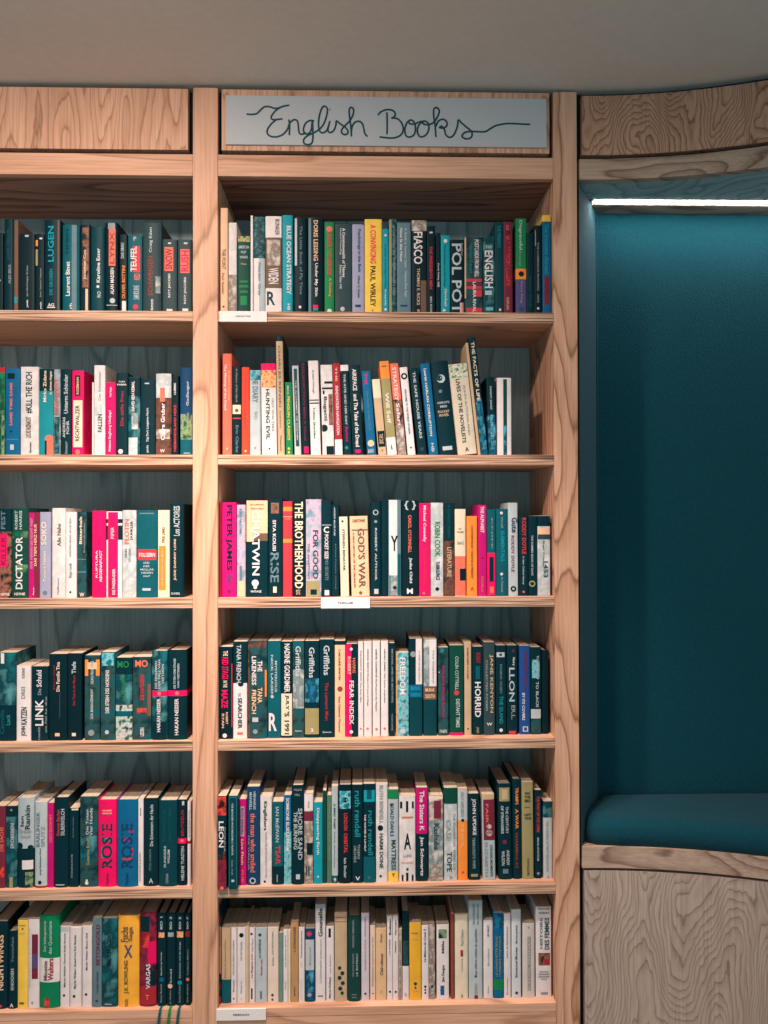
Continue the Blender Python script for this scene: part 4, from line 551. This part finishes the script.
def build_book(b, row, bay, label):
    w, H, o = b['w'], b['H'], b['o']
    hard = o.get('h', 0) and w > .012
    d = o.get('d', min(.165, max(.105, H*(.66 if hard else .61))) * random.uniform(.97, 1.03))
    t = .0022 if hard else .0006
    t = min(t, w*.2)
    bulge = min(.004, w*.1) if hard else min(.0012, w*.05)
    root = empty('book', (b['x0'], b['sb'], ZS[row] + .0003)); root.rotation_euler = (0, -math.atan(b['slope']), 0)
    tag(root, label, 'book', f"books on the {ROWN[row]} shelf of the {'left' if bay == 'L' else 'right'} bay")
    def zY(Y): return max(0, min(H, (b['base']-Y)/(b['base']-b['top'])*H))
    def yb(u): return -bulge*(1-(2*u-1)**2) + (.0008 if not hard else .0015)*max(0, abs(2*u-1)-.85)/.15
    # cover profile
    nu = 8; rr = min(.003, w*.2)
    outer = [(0, d), (0, rr*.8)] + [(w*u, yb(u)) for u in [.03 + .94*i/nu for i in range(nu+1)]] + [(w, rr*.8), (w, d)]
    inner = [(t, d), (t, rr+t)] + [(t+(w-2*t)*u, max(t, t+yb(u))+.0003) for u in [.03 + .94*i/nu for i in range(nu+1)]] + [(w-t, rr+t), (w-t, d)]
    K = len(outer)
    if o.get('side'):     # cover boards in another colour than the printed spine
        b['marks'] = [(b['top']+.1, b['base']-.1, 0, 1, b['col'])] + [(m[0], m[1], 0, 1, m[2]) if len(m) == 3 else m for m in b['marks']]; b['col'] = o['side']
    mats = [mat(b['col'])]; names = [b['col']]
    bands = sorted([m for m in b['marks'] if len(m) == 3], key=lambda m: m[0])
    cuts = {0.0, H}
    for Y0, Y1, c in bands:
        cuts |= {zY(Y0), zY(Y1)}
        if c not in names: names.append(c); mats.append(mat(c))
    cuts = sorted(cuts); cuts = [c for i, c in enumerate(cuts) if i == 0 or c - cuts[i-1] > 2e-4]
    cuts[-1] = H
    V = []; F = []; FM = []
    for z in cuts:
        V += [(x, y, z) for x, y in outer] + [(x, y, z) for x, y in inner]
    for k in range(len(cuts)-1):
        zm = (cuts[k]+cuts[k+1])/2; mi = 0
        for Y0, Y1, c in bands:
            if zY(Y1) <= zm <= zY(Y0): mi = names.index(c)
        a, c2 = k*2*K, (k+1)*2*K
        for i in range(K-1):
            F.append((a+i, a+i+1, c2+i+1, c2+i)); FM.append(mi)
            F.append((a+K+i+1, a+K+i, c2+K+i, c2+K+i+1)); FM.append(mi)
        for i0 in (0, K-1):
            q = (a+i0, c2+i0, c2+K+i0, a+K+i0); F.append(q if i0 == 0 else q[::-1]); FM.append(mi)
    top = (len(cuts)-1)*2*K
    for i in range(K-1):
        F.append((top+i, top+i+1, top+K+i+1, top+K+i)); FM.append(mi)
        F.append((i+1, i, K+i, K+i+1)); FM.append(FM[0])
    cv = meshobj('cover', V, F, mats, root, FM)
    e = .003 if hard else .0004
    tt = t + .0001
    y0 = t + max(rr, .0006) + .0012
    # page block, its fore edge slightly hollow
    zs0, zs1 = (e if hard else .0002), H-e
    pv = [(tt, y0), (w-tt, y0), (w-tt, d-e), (w*.5, d-e-(.002 if hard else .0003)), (tt, d-e)]
    if w-2*tt > .001:
        V = [(x, y, zs0) for x, y in pv] + [(x, y, zs1) for x, y in pv]
        F = [(0, 4, 3, 2, 1), (5, 6, 7, 8, 9)] + [(i, (i+1) % 5, 5+(i+1) % 5, 5+i) for i in range(5)]
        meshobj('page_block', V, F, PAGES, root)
        # pages run up to the spine: a thin fill behind the spine at head
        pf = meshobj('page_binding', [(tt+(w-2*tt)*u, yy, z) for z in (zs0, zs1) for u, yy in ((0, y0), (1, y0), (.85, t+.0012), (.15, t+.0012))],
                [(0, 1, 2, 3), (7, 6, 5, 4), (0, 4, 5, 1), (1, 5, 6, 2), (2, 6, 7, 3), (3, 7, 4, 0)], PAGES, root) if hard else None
    # marks on the spine
    lv = 0
    areas = [(m[2]-m[1])*(m[4]-m[3]) for m in b['marks'] if len(m) == 7]
    ba = max(areas) if areas else 0
    for m in b['marks']:
        if len(m) == 3: continue
        lv += 1; eps = .00018 + .00006*lv
        if len(m) == 7:
            s, Y0, Y1, u0, u1, c, di = m; z1, z0 = zY(Y0), zY(Y1)
            def fn(a, q, z0=z0, z1=z1, u0=u0, u1=u1, di=di, eps=eps):
                if di == 'd': u, z = u0+(u1-u0)*q, z1-(z1-z0)*a
                elif di == 'u': u, z = u1-(u1-u0)*q, z0+(z1-z0)*a
                else: u, z = u0+(u1-u0)*a, z0+(z1-z0)*q
                return (w*u, yb(u)-eps-.0004, z)
            nm = 'title_lettering' if (m[2]-m[1])*(m[4]-m[3]) == ba else 'spine_lettering'
            TEXTS.append((s, fn, nm, mat(c), root))
        elif m[0] == 'o':
            _, Y, u, r, c = m; zc = zY(Y); R = r*w
            V = [(w*u, yb(u)-eps, zc)]
            for i in range(20):
                a = i*math.tau/20; uu = max(.03, min(.97, u+R*math.cos(a)/w)); V.append((w*uu, yb(uu)-eps, min(H-.0005, max(.0005, zc+R*math.sin(a)))))
            meshobj('spine_emblem', V, [(0, 1+i, 1+(i+1) % 20) for i in range(20)], mat(c), root)
        else:
            Y0, Y1, u0, u1, c = m; z1, z0 = zY(Y0), zY(Y1); u0 = max(.02, u0); u1 = min(.98, u1)
            z0 = max(z0, .0006); z1 = min(z1, H-.0006)
            V = []; k = 8
            for z in (z0, z1): V += [(w*(u0+(u1-u0)*i/k), yb(u0+(u1-u0)*i/k)-eps, z) for i in range(k+1)]
            meshobj('spine_picture' if str(c).startswith('m_') else 'spine_label', V, [(i, i+1, k+2+i, k+1+i) for i in range(k)], mat(c), root)
    if o.get('rib'):   # ribbon bookmark hanging over the shelf edge
        ys = b['sb']; xs = w*.55; pts = [(xs-.001, .02, .0009), (xs, -.001, .0009), (xs, -ys-.0015, .0012), (xs-.001, -ys-.003, -.006), (xs-.004, -ys-.0032, -.03), (xs-.006, -ys-.0032, -.055)]
        V = []; F = []
        for x, y, z in pts: V += [(x-.0028, y, z), (x+.0028, y, z), (x-.0028, y+.0004, z+.0004), (x+.0028, y+.0004, z+.0004)]
        for i in range(len(pts)-1):
            a = i*4; F += [(a, a+4, a+5, a+1), (a+2, a+3, a+7, a+6), (a, a+2, a+6, a+4), (a+1, a+5, a+7, a+3)]
        meshobj('ribbon_bookmark', V, F, mat(o['rib']), root)
NB = make_books()
# ------------------------------------------------------------------ bookcase
D = .30
ZC = at(204, 84.5).z                      # ceiling height
zt = at(204, 87.5).z                        # top of the joinery
bc = empty('bookcase', ((XL1+XR0)/2, 0, 0)); tag(bc, 'built-in plywood bookcase of two bays crammed with books', 'bookcase')
def part(name, *a, **k):
    ob = box(name, *a, **k); ob.parent = bc; ob.matrix_parent_inverse = Matrix.Translation((-bc.location[0], 0, 0)); return ob
part('post', XL1, XR0, 0, D+.01, 0, zt, M_post)
part('post', XR1, at(578.3, 520).x, 0, D+.01, 0, zt, M_post2)
part('post', XL0-.06, XL0, 0, D+.01, 0, zt, M_post)
zr1 = at(385, 156).z; zr0 = at(385, 177.3).z
TH = .0235
for X0, X1 in ((XL0, XL1), (XR0, XR1)):
    part('back_panel', X0, X1, D, D+.01, .1, zr0, M_back, bev=0)
    part('rail', X0+.0003, X1-.0003, .001, .022, zr0, zr1, M_rail)
    part('top_board', X0+.0003, X1-.0003, .0225, D-.0005, zr0-.0005, zr0+.018, M_soffit, bev=0)
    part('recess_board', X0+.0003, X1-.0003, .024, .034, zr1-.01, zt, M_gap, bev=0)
    hx0, hx1 = (X0+.003, at(188, 120).x) if X1 < 0 else (at(221.5, 120).x, at(549.5, 120).x)
    part('header_panel', hx0, hx1, .0005, .0235, at(385, 151.8).z, zt-.003, M_head)
    for i, z in enumerate(ZS[:5]):
        part('shelf', X0+.0003, X1-.0003, .0015, D-.0005, z-TH, z, M_shelf, off=M_edge, bev=.0008)
    part('shelf', X0+.0003, X1-.0003, .0015, D-.0005, ZS[5]-.02, ZS[5], M_shelf, bev=.0008, off=M_rail)
    part('plinth', X0+.0003, X1-.0003, .002, .022, 0, ZS[5]-.0205, M_rail)
# ------------------------------------------------------------------ sign
sx0, sx1 = at(226, 120).x, at(546, 120).x; sz1, sz0 = at(385, 98.3).z, at(385, 147).z
sg = empty('sign', ((sx0+sx1)/2, 0, sz0)); tag(sg, 'pale grey sign board with handwritten English Books lettering', 'sign')
def keep(ob, par):
    ob.parent = par; ob.matrix_parent_inverse = Matrix.Translation(-Vector(par.location)); return ob
keep(box('board', sx0, sx1, -.0065, -.0001, sz0, sz1, M_sign, bev=.0008), sg)
def zz(ox, pts): return [(ox+x*.0911458, 95+y*.0911458) for x, y in pts]
STR = [
 zz(240, [(72,207),(110,213),(180,205),(220,170),(265,132),(320,128),(380,146),(430,140),(480,122),(540,112)]),
 zz(240, [(440,135),(390,172),(352,220),(342,250),(360,270),(410,268),(465,262)]),
 zz(240, [(400,270),(345,315),(303,375),(300,420),(330,450),(380,460),(430,452),(480,425),(520,375),(545,310),(590,272),(628,285),(640,340),(646,400),(665,430),(700,425),(720,410)]),
 zz(240, [(535,270),(544,330),(541,440)]),
 zz(300, [(155,285),(110,280),(62,310),(38,370),(48,418),(85,425),(120,390),(135,290),(140,380),(141,470),(130,525),(90,545),(45,530),(42,485),(85,445),(150,415),(210,378),(258,320),(290,235),(300,155),(268,122),(235,155),(208,250),(203,335),(215,392),(245,415),(290,392),(312,340),(328,285)]),
 zz(300, [(328,285),(312,345),(306,392),(332,412),(370,388),(392,335),(400,285),(435,312),(490,350),(525,392),(518,425),(485,434),(455,408),(464,370),(505,325),(548,280),(580,220),(588,162),(562,135),(540,162),(545,250),(558,350),(565,455)]),
 zz(300, [(564,400),(572,345),(600,302),(645,288),(682,312),(700,370),(712,425),(740,455)]),
 zz(300, [(322,158),(332,158)]),
 zz(370, [(185,190),(188,310),(186,430)]),
 zz(370, [(88,220),(120,185),(185,160),(250,170),(278,208),(262,242),(235,255)]),
 zz(370, [(235,252),(295,258),(342,300),(365,370),(345,430),(290,464),(220,472),(105,460)]),
 zz(370, [(445,272),(405,305),(382,375),(392,440),(430,462),(478,440),(498,385),(490,310),(455,275),(425,285),(440,315),(490,318),(535,298),(595,285)]),
 zz(370, [(595,286),(545,318),(520,378),(532,440),(570,460),(618,432),(645,372),(638,312),(605,287),(575,295),(592,320),(640,325),(690,308)]),
 zz(430, [(0,322),(42,298),(82,240),(102,180),(88,148),(62,138),(40,165),(42,240),(55,330),(65,460)]),
 zz(430, [(65,345),(90,288),(140,266),(180,290),(186,330),(155,360),(105,358),(128,343),(155,375),(175,438),(215,464),(260,438),(298,352),(312,275),(345,305),(400,352),(450,395),(462,440),(440,474),(390,480),(352,455),(372,418),(420,402),(470,400),(600,402),(660,370),(720,337),(770,325)]),
 zz(480, [(219,325),(300,313),(400,315),(480,320),(550,322)])]
cu = bpy.data.curves.new('lettering', 'CURVE'); cu.dimensions = '3D'; cu.bevel_depth = .0021; cu.bevel_resolution = 3; cu.resolution_u = 10; cu.use_fill_caps = True
for st in STR:
    sp = cu.splines.new('BEZIER'); sp.bezier_points.add(len(st)-1)
    P3 = [at(x, y, -.007) for x, y in st]
    for i, p in enumerate(P3):
        bp = sp.bezier_points[i]; bp.co = p
        a, c = P3[max(0, i-1)], P3[min(len(P3)-1, i+1)]; T = (c-a)/6
        bp.handle_left = p-T; bp.handle_right = p+T
tmp = link(bpy.data.objects.new('tmp', cu)); bpy.context.view_layer.update()
me = bpy.data.meshes.new_from_object(tmp.evaluated_get(bpy.context.evaluated_depsgraph_get())); bpy.data.objects.remove(tmp)
for v in me.vertices: v.co.y = -.007 + (v.co.y+.007)*.35
me.materials.clear(); me.materials.append(M_ink); me.name = 'handwritten_lettering'
keep(link(bpy.data.objects.new('handwritten_lettering', me)), sg)
# ------------------------------------------------------------------ shelf label cards
for (a, c, r, txt, lab) in ((219.5, 267, 0, 'QUICK BUT FINAL', 'small white card on left end of right bay top shelf edge'),
                            (321, 370, 2, 'THRILLER', 'small white card on middle of right bay third shelf edge'),
                            (216.5, 266, 5, 'FRENCH', 'grey card below the bottom shelf, by the middle post')):
    x0, x1 = at(a, 320 if r == 0 else 600 if r == 2 else 1010).x, at(c, 320 if r == 0 else 600 if r == 2 else 1010).x
    z1 = ZS[r]-.0005 if r < 5 else at(240, 1008.5).z; z0 = z1-.0245 if r < 5 else at(240, 1020).z
    ls = empty('shelf_label', ((x0+x1)/2, 0, z0)); tag(ls, lab, 'label', 'label cards on shelf edges')
    keep(box('card', x0, x1, -.0022, .0012, z0, z1, M_card, bev=.0004), ls)
    X0, X1 = x0+(x1-x0)*.34, x0+(x1-x0)*.66; zm = (z0+z1)/2
    c_ = Vector(ls.location)
    TEXTS.append((txt, (lambda p, q, X0=X0, X1=X1, zm=zm, c_=c_: (X0+(X1-X0)*p-c_.x, -.0026, zm-.0022+.0044*q-c_.z)), 'card_lettering', mat('gy'), ls))
lay_texts()
# ------------------------------------------------------------------ upholstered nook on the right
RC = 1.0; X0c = XP
def yc(x): return -(max(0, x-X0c)**2)/(2*RC)
XE = X0c + .95
def curved(name, z0, z1, off, thick, m, parent, x0=X0c, x1=XE, n=28, bev=.0):
    V = []; F = []
    for i in range(n+1):
        x = x0+(x1-x0)*i/n; y = yc(x)+off
        V += [(x, y, z0), (x, y, z1), (x, y+thick, z1), (x, y+thick, z0)]
    for i in range(n):
        a = i*4
        for j in range(4): F.append((a+j, a+(j+1) % 4, a+4+(j+1) % 4, a+4+j))
    F += [(0, 3, 2, 1), (n*4, n*4+1, n*4+2, n*4+3)]
    F = [tuple(reversed(f)) for f in F]
    o = meshobj(name, V, F, m, None); keep(o, parent); return o
nk = empty('reading_nook', (X0c+.45, 0, 0)); tag(nk, 'curved plywood seating nook with teal felt lining right of bookcase', 'bench')
pz = lambda y: at(581, y).z
G = .0035
curved('header_panel', pz(155), pz(95.8), .0, .02, M_nookh, nk, x0=X0c+.006)
curved('recess_board', pz(160), ZC-.002, .024, .01, M_gap, nk, x0=X0c-.003)
curved('header_rail', pz(179.5), pz(159), .0, .0255, M_trim, nk, x0=X0c)
curved('front_panel', 0.0, pz(871), .0, .02, M_nook, nk, x0=X0c+.005)
curved('recess_board', 0.0, pz(866), .022, .01, M_gap, nk, x0=X0c-.003)
curved('seat_rail', pz(868), pz(847), .0, .0215, M_trim, nk)
# soffit under the header with a light slot, up to the felt back
BY = .224; zs = pz(179.5)
def prism(name, poly, z0, z1, m, parent, bev=0, segs=3, smooth=False):
    bm = bmesh.new(); vs = [bm.verts.new((x, y, z0)) for x, y in poly]; f = bm.faces.new(vs)
    r = bmesh.ops.extrude_face_region(bm, geom=[f])
    for v in r['geom']:
        if isinstance(v, bmesh.types.BMVert): v.co.z = z1
    bmesh.ops.recalc_face_normals(bm, faces=bm.faces)
    if bev:
        es = [e for e in bm.edges if abs(e.verts[0].co.z-z1) < 1e-6 and abs(e.verts[1].co.z-z1) < 1e-6] if bev > 0 else bm.edges[:]
        bmesh.ops.bevel(bm, geom=es, offset=abs(bev), segments=segs, affect='EDGES', profile=.5)
    me = bpy.data.meshes.new(name); bm.to_mesh(me); bm.free(); me.materials.append(m)
    if smooth: me.polygons.foreach_set('use_smooth', [True]*len(me.polygons))
    o = link(bpy.data.objects.new(name, me)); keep(o, parent); return o
front = [(X0c+(XE-X0c)*i/20, yc(X0c+(XE-X0c)*i/20)+.026) for i in range(21)]
prism('soffit', front + [(XE, .121), (X0c, .121)], zs, zs+.018, M_back, nk)
prism('soffit', [(X0c, .163), (XE, .163), (XE, BY+.06), (X0c, BY+.06)], zs, zs+.018, M_trim, nk)
# felt back, side pads
xb = at(597, 400, BY).x
zseat = pz(847)
prism('back_pad', [(xb, BY), (XE, BY), (XE, BY+.05), (xb, BY+.05)], zseat-.03, zs-.0005, M_felt, nk, bev=0)
prism('side_pad', [(X0c-.001, .004), (xb-.0015, BY), (xb-.0015, BY+.05), (X0c-.001, BY+.05)], zseat-.03, zs-.0005, M_felt, nk)
# welt along the join of side and back
V = []; F = []; n = 10
for z in (zseat, zs-.001):
    V += [(xb-.001+.003*math.cos(i*math.tau/n), BY-.001+.003*math.sin(i*math.tau/n), z) for i in range(n)]
F = [(i, (i+1) % n, n+(i+1) % n, n+i) for i in range(n)]
keep(meshobj('welt', V, F, M_felt2, None, smooth=True), nk)
# seat board and cushion
prism('seat_board', [(x, y-.004) for x, y in front] + [(XE, BY-.002), (xb, BY-.002), (X0c+.002, .03)], zseat-.028, zseat-.002, M_trim, nk)
cx0 = X0c+.006
fr = [(cx0+.004, .075), (cx0+.012, .035), (cx0+.030, .012)] + [(x, y-.018) for x, y in front[2:]]
ins = xb+.004
cush = prism('seat_cushion', fr + [(XE, BY-.004), (ins, BY-.004)], zseat-.001, zseat+.060, M_felt2, nk, bev=.034, segs=8, smooth=True)
# LED strip light
led = empty('strip_light', (X0c+.4, .14, zs)); tag(led, 'slim white glowing strip light under the nook header', 'light')
lx0 = at(594, 201, .14).x
box_l = keep(box('light_housing', lx0-.006, XE-.0005, .1225, .1615, zs+.001, zs+.017, M_alu, bev=0), led)
m, N, L, P = nt('led_glow'); P.inputs['Emission Color'].default_value = (1, .93, .88, 1); P.inputs['Emission Strength'].default_value = 50
P.inputs['Base Color'].default_value = (1, .97, .93, 1)
keep(box('diffuser', lx0, XE-.001, .134, .150, zs-.0012, zs+.0009, m, bev=.002), led)
# ------------------------------------------------------------------ room
def struct(name, *a):
    o = box(name, *a, bev=0); o['kind'] = 'structure'; return o
struct('ceiling', -3.5, 3.5, -4.5, .6, ZC, ZC+.1, M_ceil)
struct('floor', -3.5, 3.5, -4.5, .6, -.1, 0, M_floor)
struct('wall_back', -3.5, 3.5, .335, .6, 0, ZC, M_wall)
# ------------------------------------------------------------------ light
w = bpy.data.worlds.new('world'); S.world = w; w.use_nodes = True
bg = w.node_tree.nodes['Background']; bg.inputs[0].default_value = (.50, .77, .86, 1); bg.inputs[1].default_value = .95
def spot(x, y, z, e, col, ang, blend, size, tilt):
    l = bpy.data.lights.new('downlight', 'SPOT'); l.energy = e; l.color = col; l.spot_size = math.radians(ang); l.spot_blend = blend; l.shadow_soft_size = size
    o = link(bpy.data.objects.new('downlight', l)); o.location = (x, y, z); o.rotation_euler = (tilt, 0, 0)
spot(-.58, -1.05, ZC-.05, 84, (1, .80, .68), 158, .85, .05, .46)
spot(.30, -1.10, ZC-.05, 6, (1, .84, .75), 158, .85, .06, .40)
spot(-.45, -.62, ZC-.05, 135, (1, .80, .68), 72, 1.0, .04, .25)
spot(.08, -.62, ZC-.05, 95, (1, .83, .74), 74, 1.0, .04, .25)
S.view_settings.view_transform = 'Standard'; S.view_settings.look = 'None'; S.view_settings.exposure = -0.12; S.view_settings.gamma = 1
S.view_settings.use_curve_mapping = False
